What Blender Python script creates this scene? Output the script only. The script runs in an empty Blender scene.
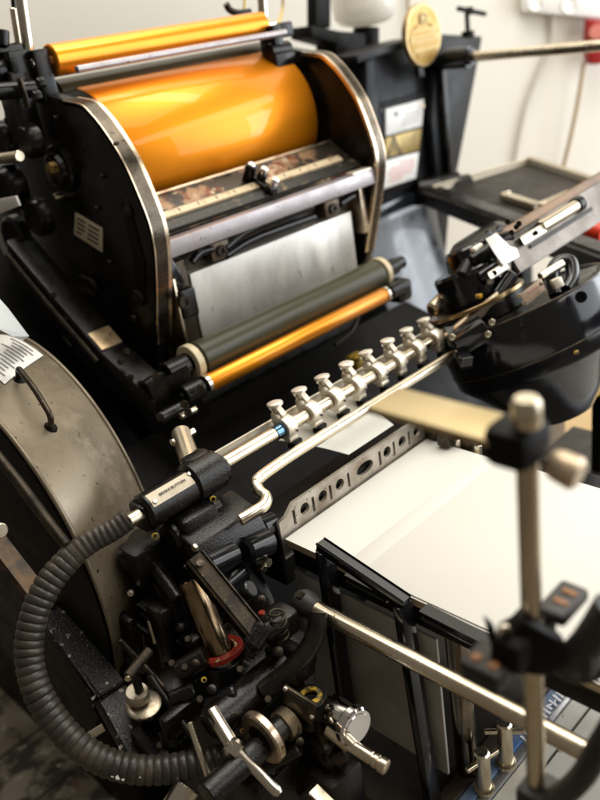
import bpy, bmesh, math, random
from mathutils import Vector as V, Matrix
random.seed(7)
S = bpy.context.scene
C = S.collection
# ------------------------------------------------------------------ camera (solved from the photograph's vanishing points)
F = 821.5
VX = V((943.0, 538.0, -F)).normalized()
VY = V((-860.0, 253.0, -F)).normalized()
VY = (VY - VX*VX.dot(VY)).normalized()
VZ = VX.cross(VY)
R = Matrix((VX, VY, VZ))                      # camera axes -> world
H = 1.30                                      # eye height above the floor
EYE = V((0, 0, H))
def ray(px, py): return R @ V((px-300.0, 400.0-py, -F)) / F
def A(px, py, x=None, y=None, z=None):        # point of a sight line on a world plane (z measured from the eye)
    r = ray(px, py)
    t = x/r.x if x is not None else y/r.y if y is not None else z/r.z
    return r*t + EYE
def D(px, py, d): return ray(px, py)*d + EYE
X, Y, Z = V((1,0,0)), V((0,1,0)), V((0,0,1))
def W(x, y, z): return V((x, y, z+H))

# ------------------------------------------------------------------ mesh builder
def frame(axis, up=None):
    a = axis.normalized()
    u = up if up is not None else (Z if abs(a.z) < .9 else X)
    e1 = (u - a*a.dot(u)).normalized()
    return a, e1, a.cross(e1)
class MB:
    def __init__(s): s.bm = bmesh.new()
    def box(s, c, size, ax=(X, Y, Z), bev=.0015):
        t = bmesh.new(); bmesh.ops.create_cube(t, size=1)
        m = Matrix((ax[0], ax[1], ax[2])).transposed()
        for v in t.verts: v.co = m @ V((v.co.x*size[0], v.co.y*size[1], v.co.z*size[2])) + c
        if bev: bmesh.ops.bevel(t, geom=t.edges[:], offset=min(bev, min(size)*.3), segments=2, affect='EDGES', profile=.5)
        s.join(t); return s
    def join(s, t):
        me = bpy.data.meshes.new('t'); t.to_mesh(me); t.free(); s.bm.from_mesh(me); bpy.data.meshes.remove(me)
    def bar(s, a, b, w, h, up=Z, bev=.0015):      # rectangular bar from a to b, w across, h along up
        d = b-a; e0, e1, e2 = frame(d, up)
        return s.box((a+b)/2, (d.length, h, w), (e0, e1, e2), bev)
    def prof(s, a, axis, pts, seg=40, closed=False):    # lathe: pts = (t along axis, radius)
        e0, e1, e2 = frame(axis); rings = []
        for t, r in pts:
            rings.append([s.bm.verts.new(a + e0*t + (e1*math.cos(2*math.pi*i/seg) + e2*math.sin(2*math.pi*i/seg))*max(r, 1e-5)) for i in range(seg)])
        n = len(rings)
        for k in range(n if closed else n-1):
            p, q = rings[k], rings[(k+1) % n]
            for i in range(seg):
                j = (i+1) % seg; s.bm.faces.new((p[i], p[j], q[j], q[i]))
        if not closed:
            s.bm.faces.new(rings[0][::-1]); s.bm.faces.new(rings[-1])
        return s
    def cyl(s, a, b, r, r2=None, seg=32, ch=.0012):
        L = (b-a).length; r2 = r if r2 is None else r2; c = min(ch, r*.4, L*.3, r2*.4)
        return s.prof(a, b-a, [(0, r-c), (c, r), (L-c, r2), (L, r2-c)], seg)
    def ring(s, a, axis, ri, ro, w, seg=40, ch=.0006):
        c = min(ch, (ro-ri)*.3)
        return s.prof(a, axis, [(0, ri), (0, ro-c), (c, ro), (w-c, ro), (w, ro-c), (w, ri)], seg, closed=True)
    def tube(s, pts, r, seg=16, rad=None, n=8, smooth=True):
        P = catmull(pts, n) if smooth else pts
        prev = None; rings = []; L = 0
        for i, p in enumerate(P):
            t = (P[min(i+1, len(P)-1)] - P[max(i-1, 0)]).normalized()
            if prev is None: e1 = frame(t)[1]
            else: e1 = (prev - t*t.dot(prev)).normalized()
            prev = e1; e2 = t.cross(e1)
            if i: L += (p-P[i-1]).length
            rr = rad(L) if rad else r
            rings.append([s.bm.verts.new(p + (e1*math.cos(2*math.pi*k/seg)+e2*math.sin(2*math.pi*k/seg))*rr) for k in range(seg)])
        for a, b in zip(rings, rings[1:]):
            for k in range(seg):
                j = (k+1) % seg; s.bm.faces.new((a[k], a[j], b[j], b[k]))
        s.bm.faces.new(rings[0][::-1]); s.bm.faces.new(rings[-1]); return s
    def prism(s, poly, ex, bev=.0015):            # planar polygon pushed along ex
        t = bmesh.new()
        a = [t.verts.new(p) for p in poly]; b = [t.verts.new(p+ex) for p in poly]; n = len(a)
        t.faces.new(a); t.faces.new(b[::-1])
        for i in range(n):
            j = (i+1) % n; t.faces.new((a[j], a[i], b[i], b[j]))
        bmesh.ops.recalc_face_normals(t, faces=t.faces[:])
        if bev: bmesh.ops.bevel(t, geom=[e for e in t.edges if e.calc_face_angle(0) > .45], offset=bev, segments=2, affect='EDGES', profile=.5)
        s.join(t); return s
    def strip(s, path, w, th):                    # band following path, wide along w, thick th along the outward normal
        a = w.normalized(); rows = []
        for i, p in enumerate(path):
            t = (path[min(i+1, len(path)-1)] - path[max(i-1, 0)]).normalized(); nrm = t.cross(a)
            rows.append([s.bm.verts.new(q) for q in (p, p+w, p+w+nrm*th, p+nrm*th)])
        for p, q in zip(rows, rows[1:]):
            for k in range(4): s.bm.faces.new((p[k], p[(k+1) % 4], q[(k+1) % 4], q[k]))
        s.bm.faces.new(rows[0][::-1]); s.bm.faces.new(rows[-1]); return s
    def hexhead(s, p, axis, r, h):
        s.prof(p, axis, [(0, r), (h*.8, r), (h, r*.86)], 6); return s
    def build(s, name, mat, parent=None, smooth=True, label=None, bevel=0):
        bmesh.ops.recalc_face_normals(s.bm, faces=s.bm.faces[:])
        me = bpy.data.meshes.new(name); cs = [v.co for v in s.bm.verts]
        lo = V([min(c[i] for c in cs) for i in range(3)]); hi = V([max(c[i] for c in cs) for i in range(3)])
        o = (lo+hi)/2
        for v in s.bm.verts: v.co -= o
        s.bm.to_mesh(me); s.bm.free()
        if smooth:
            for p in me.polygons: p.use_smooth = True
            me.set_sharp_from_angle(angle=math.radians(38))
        ob = bpy.data.objects.new(name, me); C.objects.link(ob); me.materials.append(mat)
        ob['wo'] = o[:]
        if parent is not None:
            ob.parent = parent; ob.location = o - V(parent['wo'])
        else: ob.location = o
        if label: ob['label'] = label
        return ob
def catmull(P, n):
    Q = [P[0]*2-P[1]] + list(P) + [P[-1]*2-P[-2]]; out = []
    for i in range(1, len(Q)-2):
        a, b, c, d = Q[i-1:i+3]
        for k in range(n):
            t = k/n; out.append(.5*((2*b) + (c-a)*t + (2*a-5*b+4*c-d)*t*t + (3*b-a-3*c+d)*t**3))
    out.append(Q[-2]); return out
def arc(c, r, a0, a1, n, ex, ey): return [c + ex*r*math.cos(a0+(a1-a0)*i/n) + ey*r*math.sin(a0+(a1-a0)*i/n) for i in range(n+1)]
def thing(name, label, cat, loc, group=None):
    o = bpy.data.objects.new(name, None); C.objects.link(o); o.location = loc; o['wo'] = loc[:]
    o.empty_display_size = .05
    return tag(o, label, cat, group)
def tag(o, label, cat, group=None):
    o['label'] = label; o['category'] = cat
    if group: o['group'] = group
    return o
def struct(o): o['kind'] = 'structure'; return o
def text(s, c, xd, yd, size, mat, parent, th=.0003, name='lettering', sx=1.0):
    cu = bpy.data.curves.new('t', 'FONT'); cu.body = s; cu.size = size; cu.extrude = th; cu.align_x = 'CENTER'; cu.align_y = 'CENTER'; cu.resolution_u = 3
    t = bpy.data.objects.new('t', cu); C.objects.link(t)
    dg = bpy.context.evaluated_depsgraph_get(); me = bpy.data.meshes.new_from_object(t.evaluated_get(dg)); bpy.data.objects.remove(t); bpy.data.curves.remove(cu)
    me.name = name; xd = xd.normalized(); yd = (yd-xd*xd.dot(yd)).normalized(); n = xd.cross(yd)
    m = Matrix((xd, yd, n)).transposed()
    for v in me.vertices: v.co = m @ V((v.co.x*sx, v.co.y, v.co.z))
    me.materials.clear(); me.materials.append(mat)
    o = bpy.data.objects.new(name, me); C.objects.link(o); o['wo'] = c[:]; o.parent = parent; o.location = c - V(parent['wo']); return o

# ------------------------------------------------------------------ materials
def mat(name, col, rough=.4, metal=0.0, noise=None, spots=None, bump=0, bscale=200, rvar=0, coat=0, spec=.5, trans=0, stretch=None, ior=1.45):
    """col base; noise=(colour, scale, lo, hi) large patches; spots=(colour, scale, threshold) small specks"""
    m = bpy.data.materials.new(name); m.use_nodes = True; nt = m.node_tree; N = nt.nodes; L = nt.links
    b = N['Principled BSDF']; b.inputs['Roughness'].default_value = rough; b.inputs['Metallic'].default_value = metal
    b.inputs['Specular IOR Level'].default_value = spec; b.inputs['Coat Weight'].default_value = coat; b.inputs['Transmission Weight'].default_value = trans; b.inputs['IOR'].default_value = ior
    tc = N.new('ShaderNodeTexCoord'); mp = N.new('ShaderNodeMapping'); L.new(tc.outputs['Object'], mp.inputs['Vector'])
    if stretch: mp.inputs['Scale'].default_value = stretch
    vec = mp.outputs['Vector']; cur = None
    def rgb(c):
        n = N.new('ShaderNodeRGB'); n.outputs[0].default_value = (*c, 1); return n.outputs[0]
    cur = rgb(col)
    def ns(scale, det=6, ro=.6):
        n = N.new('ShaderNodeTexNoise'); n.inputs['Scale'].default_value = scale; n.inputs['Detail'].default_value = det; n.inputs['Roughness'].default_value = ro
        L.new(vec, n.inputs['Vector']); return n.outputs['Fac']
    def ramp(f, lo, hi):
        r = N.new('ShaderNodeMapRange'); r.inputs['From Min'].default_value = lo; r.inputs['From Max'].default_value = hi; L.new(f, r.inputs['Value']); return r.outputs[0]
    def mix(f, a, c):
        x = N.new('ShaderNodeMix'); x.data_type = 'RGBA'; L.new(f, x.inputs['Factor']); L.new(a, x.inputs['A']); L.new(c, x.inputs['B']); return x.outputs['Result']
    layers = noise if isinstance(noise, list) else [noise] if noise else []
    for c, sc, lo, hi in layers: cur = mix(ramp(ns(sc), lo, hi), cur, rgb(c))
    sl = spots if isinstance(spots, list) else [spots] if spots else []
    for c, sc, th in sl: cur = mix(ramp(ns(sc, 2, .5), th, th+.03), cur, rgb(c))
    L.new(cur, b.inputs['Base Color'])
    if rvar:
        r = N.new('ShaderNodeMapRange'); r.inputs['From Min'].default_value = .3; r.inputs['From Max'].default_value = .7
        r.inputs['To Min'].default_value = max(.03, rough-rvar); r.inputs['To Max'].default_value = rough+rvar; L.new(ns(28), r.inputs['Value']); L.new(r.outputs[0], b.inputs['Roughness'])
    if bump:
        bp = N.new('ShaderNodeBump'); bp.inputs['Strength'].default_value = bump; bp.inputs['Distance'].default_value = .001
        L.new(ns(bscale, 3), bp.inputs['Height']); L.new(bp.outputs[0], b.inputs['Normal'])
    return m
BR = (.10, .065, .035)
M = dict(
 enamel=mat('black_enamel', (.004,.0035,.003), .28, 0, (( .018,.014,.010), 25, .45, .75), ((.10,.075,.05), 330, .74), .25, 160, .1, spec=.32),
 cast=mat('cast_iron_black', (.004,.0035,.003), .20, 0, ((.014,.010,.006), 30, .45, .7), ((.16,.12,.08), 420, .73), .55, 420, .10, spec=.42),
 gloss=mat('glossy_casting', (.006,.0065,.008), .15, 0, ((.012,.012,.013), 9, .4, .7), ((.14,.12,.1), 240, .76), .10, 34, .08, spec=.5),
 matte=mat('matte_black', (.004,.0035,.003), .55, 0, None, None, .2, 200, .1, spec=.2),
 greasy=mat('greasy_metal', (.05,.036,.022), .36, .6, ((.012,.009,.006), 40, .4, .65), ((.25,.18,.1), 300, .7), .4, 260, .12),
 steel=mat('polished_steel', (.70,.65,.56), .20, 1, ((.48,.40,.28), 22, .5, .8), None, .08, 90, .08),
 rodbrass=mat('warm_steel_rod', (.76,.68,.53), .27, 1, [((.60,.50,.35), 7, .42, .7), ((.36,.24,.12), 11, .66, .8)], ((.2,.13,.06), 70, .76), .02, 60, .09),
 nickel=mat('satin_nickel', (.83,.77,.66), .40, .7, ((.62,.54,.42), 60, .5, .8), ((.15,.11,.07), 300, .74), .15, 300, .08),
 chrome=mat('chrome', (.82,.80,.78), .07, 1, None, None, 0),
 strap=mat('worn_steel_strap', (.66,.54,.40), .30, 1, ((.34,.22,.14), 16, .5, .72), ((.1,.06,.03), 120, .70), .15, 120, .1),
 barsteel=mat('grey_steel_bar', (.40,.365,.375), .45, .7, ((.34,.30,.30), 14, .45, .7), ((.10,.06,.04), 140, .70), .12, 160, .08),
 plate=mat('bright_aluminium_plate', (.64,.61,.56), .42, .5, [((.42,.39,.34), 9, .42, .64), ((.74,.70,.62), 15, .55, .72)], [((.24,.20,.15), 110, .70), ((.30,.26,.2), 40, .74)], .06, 200, .06, stretch=(1,1,.35)),
 fountain=mat('ink_stained_plate', (.030,.024,.018), .38, .3, [((.28,.17,.09), 22, .50, .58), ((.16,.04,.012), 30, .56, .62), ((.42,.31,.20), 34, .60, .65)], ((.5,.4,.3), 260, .72), .3, 220, .1),
 ruler=mat('cream_rule', (.56,.45,.29), .4, .2, ((.30,.20,.11), 45, .52, .72), ((.05,.03,.02), 170, .70), .1, 200),
 gold=mat('orange_gold_ink', (.80,.265,.004), .45, .72, [((.76,.25,.005), 8, .45, .75), ((.62,.20,.004), 7, .58, .80)], None, 0, 16, .05, stretch=(.10,1,1), coat=.35),
 goldthin=mat('orange_gold_roller', (.82,.29,.008), .38, .75, ((.70,.23,.006), 12, .45, .75), None, 0, 60, .04, stretch=(.15,1,1), coat=.4),
 olive=mat('olive_rubber', (.040,.037,.017), .36, 0, ((.058,.052,.026), 9, .4, .7), None, .06, 90, .08, stretch=(.3,1,1), spec=.42),
 ivory=mat('ivory_nylon', (.62,.52,.33), .42, 0, ((.48,.36,.19), 60, .5, .75), ((.2,.14,.07), 260, .74), .1, 260),
 guard=mat('aged_grey_paint', (.19,.152,.102), .34, .35, [((.110,.085,.055), 9, .42, .66), ((.27,.225,.16), 16, .56, .74), ((.05,.038,.026), 22, .66, .76)], [((.02,.015,.01), 170, .69), ((.03,.02,.012), 60, .73)], .12, 160, .09),
 greypaint=mat('grey_sheet_metal', (.42,.40,.36), .45, .1, ((.26,.24,.2), 12, .4, .7), ((.2,.17,.13), 240, .74), .1, 160, .1),
 rubber=mat('ribbed_rubber', (.026,.024,.021), .52, 0, ((.055,.048,.038), 30, .45, .75), ((.11,.095,.07), 300, .72), .35, 260, .1),
 wornnut=mat('worn_nut_steel', (.52,.46,.36), .34, .95, ((.3,.24,.16), 60, .42, .66), ((.08,.05,.03), 200, .68), .2, 200, .1),
 colblack=mat('column_black', (.007,.0075,.009), .42, 0, ((.016,.015,.015), 14, .45, .7), ((.10,.09,.07), 200, .75), .25, 120, .1, spec=.22),
 hoserubber=mat('hose_rubber', (.032,.027,.021), .40, 0, ((.085,.066,.044), 24, .45, .72), ((.16,.13,.09), 300, .74), .35, 260, .1),
 paper=mat('cream_paper', (.74,.725,.67), .62, 0, ((.715,.695,.635), 5, .4, .7), None, .03, 400, spec=.3),
 paperedge=mat('paper_pile_edge', (.52,.41,.26), .7, 0, ((.66,.55,.38), 300, .4, .6), None, .3, 500, stretch=(.05,.05,6)),
 label=mat('printed_label', (.74,.72,.68), .4, 0, ((.62,.58,.52), 30, .45, .75), ((.3,.24,.18), 220, .73), .05, 200),
 labelcream=mat('cream_label', (.62,.54,.40), .45, 0, ((.46,.37,.24), 50, .5, .75), ((.12,.08,.05), 240, .72), .05, 200),
 labelbrass=mat('worn_brass_label', (.33,.235,.075), .4, .4, ((.22,.14,.04), 40, .45, .7), None, .1, 200),
 labelpink=mat('faded_red_print', (.72,.50,.46), .45, 0, ((.74,.68,.64), 30, .45, .62), None),
 ink=mat('dark_print', (.03,.025,.02), .5), inkgrey=mat('grey_print', (.30,.27,.25), .5), inkpink=mat('pink_print', (.60,.30,.27), .5),
 red=mat('red_oiled_ring', (.34,.028,.016), .35, 0, ((.12,.015,.008), 40, .45, .7), ((.5,.38,.2), 90, .66), .3, 160),
 yellow=mat('yellow_mark', (.50,.32,.02), .4, 0, ((.05,.04,.02), 120, .45, .6)), bluesteel=mat('blued_steel', (.12,.22,.34), .18, 1),
 medal=mat('gold_badge', (.36,.21,.026), .38, .35, ((.50,.33,.12), 40, .45, .7), None, .15, 90), medalrim=mat('badge_rim', (.46,.32,.15), .3, .7, ((.3,.2,.08), 40, .5, .7)),
 medaldark=mat('badge_relief', (.38,.22,.05), .4, .3), medalpale=mat('badge_pale', (.50,.37,.15), .45, .2),
 wall=mat('cream_wall', (.80,.765,.69), .75, 0, ((.77,.735,.655), 1.2, .4, .65), None, .12, 90, spec=.2),
 plastic=mat('white_plastic', (.84,.82,.77), .35), redplug=mat('red_plastic', (.30,.012,.012), .35), redgrip=mat('red_rubber_grip', (.72,.045,.015), .4),
 greycord=mat('grey_cord', (.55,.52,.44), .6), browncord=mat('tan_cord', (.36,.25,.13), .6), yellowcord=mat('yellow_wire', (.62,.42,.05), .5),
 glass=mat('oil_glass', (.90,.87,.80), .12, 0, trans=.45, ior=1.3), cream=mat('milky_oil', (.80,.74,.60), .3),
 traytop=mat('dark_tray', (.022,.018,.015), .5, .2, ((.05,.04,.03), 6, .42, .68), None, .08, 60, .1, spec=.25), trayrim=mat('tray_rim', (.70,.62,.48), .45),
 deskwood=mat('honey_wood', (.50,.33,.15), .5, 0, ((.62,.45,.24), 5, .35, .7), None, .1, 60, stretch=(.3,1,1)),
 tape=mat('blue_tape', (.07,.14,.30), .35, 0, ((.26,.34,.46), 18, .42, .62)), tapewhite=mat('white_marking', (.82,.83,.85), .5),
 slab=mat('pale_counter', (.86,.83,.75), .5, 0, ((.62,.58,.49), 9, .5, .75), ((.45,.38,.28), 60, .70)), edgegrey=mat('aluminium_edge', (.55,.56,.58), .34, .8, ((.4,.4,.42), 20, .4, .7)),
 darkmetal=mat('dark_plate', (.030,.026,.021), .38, .5, ((.055,.046,.036), 11, .42, .7), ((.2,.16,.11), 200, .74), .12, 120, .1),
 flatbrass=mat('brass_flat_bar', (.56,.45,.25), .45, .6, ((.46,.35,.17), 14, .4, .7), None, .05, 60),
 amber=mat('amber_lens', (.30,.13,.045), .35),
)
def floor_mat():
    m = mat('stained_wood_floor', (.23,.185,.13), .6, 0, [((.36,.31,.24), 9, .45, .60), ((.05,.038,.026), 14, .50, .60), ((.17,.045,.03), 13, .62, .68), ((.55,.52,.46), 19, .63, .68)], [((.55,.5,.42), 60, .68), ((.5,.2,.02), 30, .74)], .5, 60, .15, stretch=(1,1,1))
    nt = m.node_tree; N = nt.nodes; L = nt.links; b = N['Principled BSDF']
    w = N.new('ShaderNodeTexBrick'); w.offset = .37; w.inputs['Scale'].default_value = 1; w.inputs['Brick Width'].default_value = 1.6; w.inputs['Row Height'].default_value = .16
    w.inputs['Mortar Size'].default_value = .004; w.inputs['Color1'].default_value = (1,1,1,1); w.inputs['Color2'].default_value = (.72,.70,.66,1); w.inputs['Mortar'].default_value = (.10,.08,.06,1)
    tc = N.new('ShaderNodeTexCoord'); L.new(tc.outputs['Object'], w.inputs['Vector'])
    x = N.new('ShaderNodeMix'); x.data_type = 'RGBA'; x.blend_type = 'MULTIPLY'; x.inputs['Factor'].default_value = 1
    src = b.inputs['Base Color'].links[0].from_socket; L.new(src, x.inputs['A']); L.new(w.outputs['Color'], x.inputs['B']); L.new(x.outputs['Result'], b.inputs['Base Color'])
    return m
M['floor'] = floor_mat()

# ------------------------------------------------------------------ setting
FW = V((-R[0][2], -R[1][2], 0)).normalized()          # horizontal direction of view
SD = V((FW.y, -FW.x, 0))                              # to the right
wp = W(0, 0, 0) + FW*2.75; wp.z = 0
fl = struct(MB().box(V((1.6, 1.6, -.02)), (7, 7, .04), bev=0).build('floor', M['floor']))
wl = MB().box(wp + FW*.05 + Z*2.2, (7, .1, 4.4), (SD, FW, Z), 0).build('wall', M['wall'])
tag(wl, 'plain cream painted wall behind the printing press', 'wall')
def onwall(px, py, off=0):
    r = ray(px, py); t = (2.75-off)/r.dot(FW); return EYE + r*t

# ------------------------------------------------------------------ the press
PR = thing('printing_press', 'black cast iron platen printing press with orange gold ink drum and steel gripper rods', 'printing press', V((.95, 1.1, 0)))
def P(mb, name, m, par=None, **k): return mb.build(name, M[m] if isinstance(m, str) else m, PR if par is None else par, **k)
def bolt(p, ax, par, r=.005, h=.005, m='greasy'): return P(MB().hexhead(p, ax, r, h), 'bolt', m, par)

# body castings
b = MB(); b.prism([W(.665, y, z) for y, z in ((1.035,-.46),(1.035,-1.3),(1.6,-1.3),(1.6,-.30),(1.36,-.16),(1.30,-.28),(1.16,-.33))], X*.44, .006)
body = P(b, 'press_body', 'enamel')
b = MB(); b.prism([W(.50, y, z) for y, z in ((.80,-.70),(.76,-.86),(.76,-1.3),(1.03,-1.3),(1.03,-.56),(.90,-.60))], X*.75, .008); P(b, 'platen_casting', 'matte')
b = MB(); b.prism([W(.40, y, z) for y, z in ((1.02,-.62),(1.02,-1.3),(1.75,-1.3),(1.75,-.12),(1.50,-.06),(1.36,-.30),(1.20,-.46))], X*.20, .01); P(b, 'drive_housing', 'matte')

# side plates with steel rims
rimL = [(62,100),(80,104),(90,113),(100,125),(113,144),(125,165),(137,192),(148,220),(153,240),(155.5,260),(156.5,282),(157,302),(158,345)]
yz = [A(px, py, x=.63) for px, py in rimL]; yz = [(p.y, p.z) for p in yz]
yzc = [(p.y, p.z) for p in catmull([V((0, a, c)) for a, c in yz], 4)]
def side_plate(x0, th, inner):
    poly = [V((x0, a, c)) for a, c in yzc] + [W(x0, 1.03, -.47), W(x0, 1.30, -.47), W(x0, 1.33, -.20), W(x0, 1.28, -.06), W(x0, 1.2, -.045)]
    pl = P(MB().prism(poly, X*th, .002), 'side_plate', 'enamel')
    rim = [V((x0+(.0 if inner else -.004), a, c)) for a, c in yzc]
    P(MB().strip(rim, X*(th+.004), -.006), 'steel_rim', 'strap', pl)
    return pl
spl = side_plate(.630, .024, True); spr = side_plate(1.118, .022, False)
# details on the outer face of the near side plate
xo = .630
def L_(px, py, off=0): return A(px, py, x=xo-off)
c = L_(64, 168)
P(MB().prof(c+X*.002, -X, [(0,.036),(.010,.036),(.013,.033),(.013,.026),(.020,.024),(.022,.021)], 48), 'flange', 'enamel', spl)
P(MB().prof(L_(56,168,.022), -X, [(0,.010),(.010,.010),(.013,.007)], 6), 'brass_nut', mat('dull_brass', (.34,.22,.08), .4, .9, ((.15,.09,.04), 90, .4, .7)), spl)
P(MB().prof(L_(63,195), -X, [(0,.006),(.012,.006),(.016,.004)], 24), 'oil_nipple', 'rodbrass', spl)
P(MB().prism([L_(122,200,-.001), L_(131,205,-.001), L_(146,262,-.001), L_(146,292,-.001), L_(137,288,-.001), L_(136,262,-.001)], -X*.004, .001), 'slot_cover', 'matte', spl)
for px, py, r in ((99,208,.004),(130,212,.009),(140,300,.008),(136,318,.007),(104,176,.003),(58,118,.004),(118,143,.003),(112,262,.005)):
    bolt(L_(px, py), -X, spl, r, .006)
P(MB().prof(L_(141,297), -X, [(0,.013),(.006,.013),(.008,.011)], 32), 'knurled_stop', 'greasy', spl)
sp = MB(); c0 = L_(84, 282)
sp.tube([c0 + X*(-.004-.0018*k/10) + Y*(-.0012*k) + V((0, math.sin(k*.9)*.011, math.cos(k*.9)*.013)) for k in range(36)], .002, 8, n=3); P(sp, 'spring', 'greasy', spl)
lp = [L_(76,212), L_(103,228), L_(103,252), L_(75,234)]
lb = P(MB().prism(lp, -X*.002, .0003), 'instruction_label', 'labelcream', spl)
lx = (lp[1]-lp[0]); ly = (lp[3]-lp[0])
for i in range(4):
    for j, (u0, u1) in enumerate(((.12,.42),(.52,.92))):
        if (i, j) == (3, 0): u1 = .30
        a = lp[0] + lx*u0 + ly*(.18+.20*i) - X*.0025
        P(MB().bar(a, a + lx*(u1-u0), .0006, .0028, Z, 0), 'print_line', 'ink', lb)
# inclined rail in front of the near plate
r0, r1, r2 = A(5,240,x=.56), A(100,352,x=.56), A(150,398,x=.56)
rail = P(MB().prism([r0, r1, r2, r2-Z*.05+Y*.01, r1-Z*.055+Y*.02, r0-Z*.06+Y*.02], X*.045, .004), 'inclined_rail', 'cast')
P(MB().tube([A(8,255,x=.555), A(45,300,x=.555), A(98,362,x=.555)], .005, 10, n=4), 'rail_edge', 'greasy', rail)
ru = (r1-r0); rn = X.cross(ru).normalized(); rn = rn if rn.z > 0 else -rn
q = [r0+ru*.86+X*.003+rn*.0002, r0+ru*.86+X*.040+rn*.0002, r0+ru*1.0+X*.040+rn*.0002, r0+ru*1.0+X*.003+rn*.0002]
rl = P(MB().prism(q, rn*.003, .0006), 'rail_label', mat('foil_label', (.60,.44,.26), .3, .6, ((.3,.18,.08), 60, .45, .7), ((.05,.03,.02), 180, .68)), rail)
for px, py in ((122,362),(132,378),(128,352),(142,384),(70,318),(55,296)): bolt(A(px, py, x=.565), (-X+Z*.7).normalized(), rail, .005, .006)
# left end machinery at the picture's edge
yb = 1.18
m_ = MB(); m_.cyl(A(-6,72,y=yb), A(50,64,y=yb), .016); m_.box(A(14,70,y=yb), (.03,.05,.05)); m_.box(A(40,76,y=yb-.02), (.026,.04,.07), bev=.004); m_.box(A(20,108,y=yb), (.03,.05,.10), bev=.004); m_.cyl(A(2,46,y=yb), A(2,30,y=yb), .010)
m_.cyl(A(-8,92,y=yb-.03), A(34,88,y=yb-.03), .012); m_.box(A(3,56,y=yb+.02), (.05,.04,.03), bev=.004); P(m_, 'roller_bracket', 'enamel')
P(MB().bar(A(19,78,y=1.13), A(28,108,y=1.13), .005, .012, Y), 'link_arm', 'greasy')
P(MB().cyl(A(29,54,y=1.19), A(17,-30,y=1.19), .0085), 'upright_shaft', 'steel')
P(MB().cyl(A(19,46,y=1.21), A(13,8,y=1.21), .005), 'pull_rod', 'rodbrass')
P(MB().cyl(A(14,10,y=1.21), A(12,-16,y=1.21), .0035), 'rod_tip', 'enamel')
P(MB().cyl(A(-8,160,x=.56), A(20,156,x=.56), .008), 'short_shaft', 'rodbrass')
P(MB().prism([A(-6,200,x=.54), A(15,196,x=.54), A(19,206,x=.54), A(-6,216,x=.54)], X*.004, .0005), 'white_tag', 'label')
for px, py in ((12,120),(40,95),(20,130),(44,82),(30,142),(8,175),(26,205)): bolt(A(px, py, x=.60), -X, body, .007, .010, 'enamel')
for px, py, r, w in ((8,140,.03,.02),(36,140,.024,.02),(18,185,.035,.03),(44,215,.03,.02),(22,235,.035,.02)): P(MB().prof(A(px,py,x=.602), -X, [(0,r),(w*.7,r),(w,r*.85)], 32), 'cam_disc', 'enamel')

# ink drum, rollers
dr = MB(); dy, dz = 1.18, -.168; x0, x1 = .693, 1.098
dr.prof(W(x0, dy, dz), X, [(0,.113),(.002,.1145),(x1-x0-.002,.1145),(x1-x0,.113)], 128); drum = P(dr, 'ink_drum', 'gold', label='large orange gold ink drum')
P(MB().prof(W(x0-.008, dy, dz), X, [(-.03,.111),(.0078,.113)], 64), 'drum_flange', 'matte', drum)
def roller(px0, px1, y, r, m, name, label=None, ext=.0):
    a, e = A(*px0, y=y), A(*px1, y=y); z = (a.z+e.z)/2; a = V((a.x, y, z)); e = V((e.x, y, z))
    return P(MB().prof(a, X, [(0, r*.9),(.002, r),((e-a).length-.002, r),((e-a).length, r*.9)], 64), name, m, label=label), a, e
ro, a, e = roller((49,58),(262,28), 1.15, .0225, 'goldthin', 'foil_roller', 'narrow orange gold roller along the top')
P(MB().cyl(a-X*.03, e+X*.03, .007), 'axle', 'steel', ro)
P(MB().cyl(W(a.x+.012, 1.105, a.z-H-.016), W(e.x+.012, 1.105, a.z-H-.016), .0052), 'wiper_rod', 'barsteel', ro)
ro, a, e = roller((54,92),(266,61), 1.185, .025, 'olive', 'rider_roller', 'olive rubber roller behind the drum')
P(MB().cyl(a-X*.03, e+X*.03, .006), 'axle', 'steel', ro)
m_ = MB(); m_.box(A(272,44,y=1.13), (.022,.04,.06), bev=.004); m_.cyl(A(268,52,y=1.12), A(288,49,y=1.12), .014); m_.box(A(282,30,y=1.15), (.03,.03,.025), bev=.004); m_.box(A(277,62,y=1.13), (.05,.05,.03), bev=.005); P(m_, 'roller_bracket', 'enamel')
P(MB().cyl(A(264,24,y=1.16), A(260,-30,y=1.16), .0085), 'upright_shaft', 'steel')
P(MB().tube([A(226,4,y=1.20), A(230,10,y=1.20), A(238,13,y=1.2), A(250,12,y=1.2)], .006, 10), 'small_lever', 'enamel')
P(MB().tube([A(245,-8,y=1.3), A(244,12,y=1.3)], .0025, 8), 'oil_line', 'yellowcord')
P(MB().tube([A(283,-5,y=1.5), A(282,12,y=1.5), A(276,30,y=1.45)], .003, 8), 'oil_line', 'yellowcord')
P(MB().tube([A(330,118,y=1.35), A(345,108,y=1.4), A(354,94,y=1.45), A(358,84,y=1.45)], .003, 8), 'oil_line', 'yellowcord')

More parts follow.
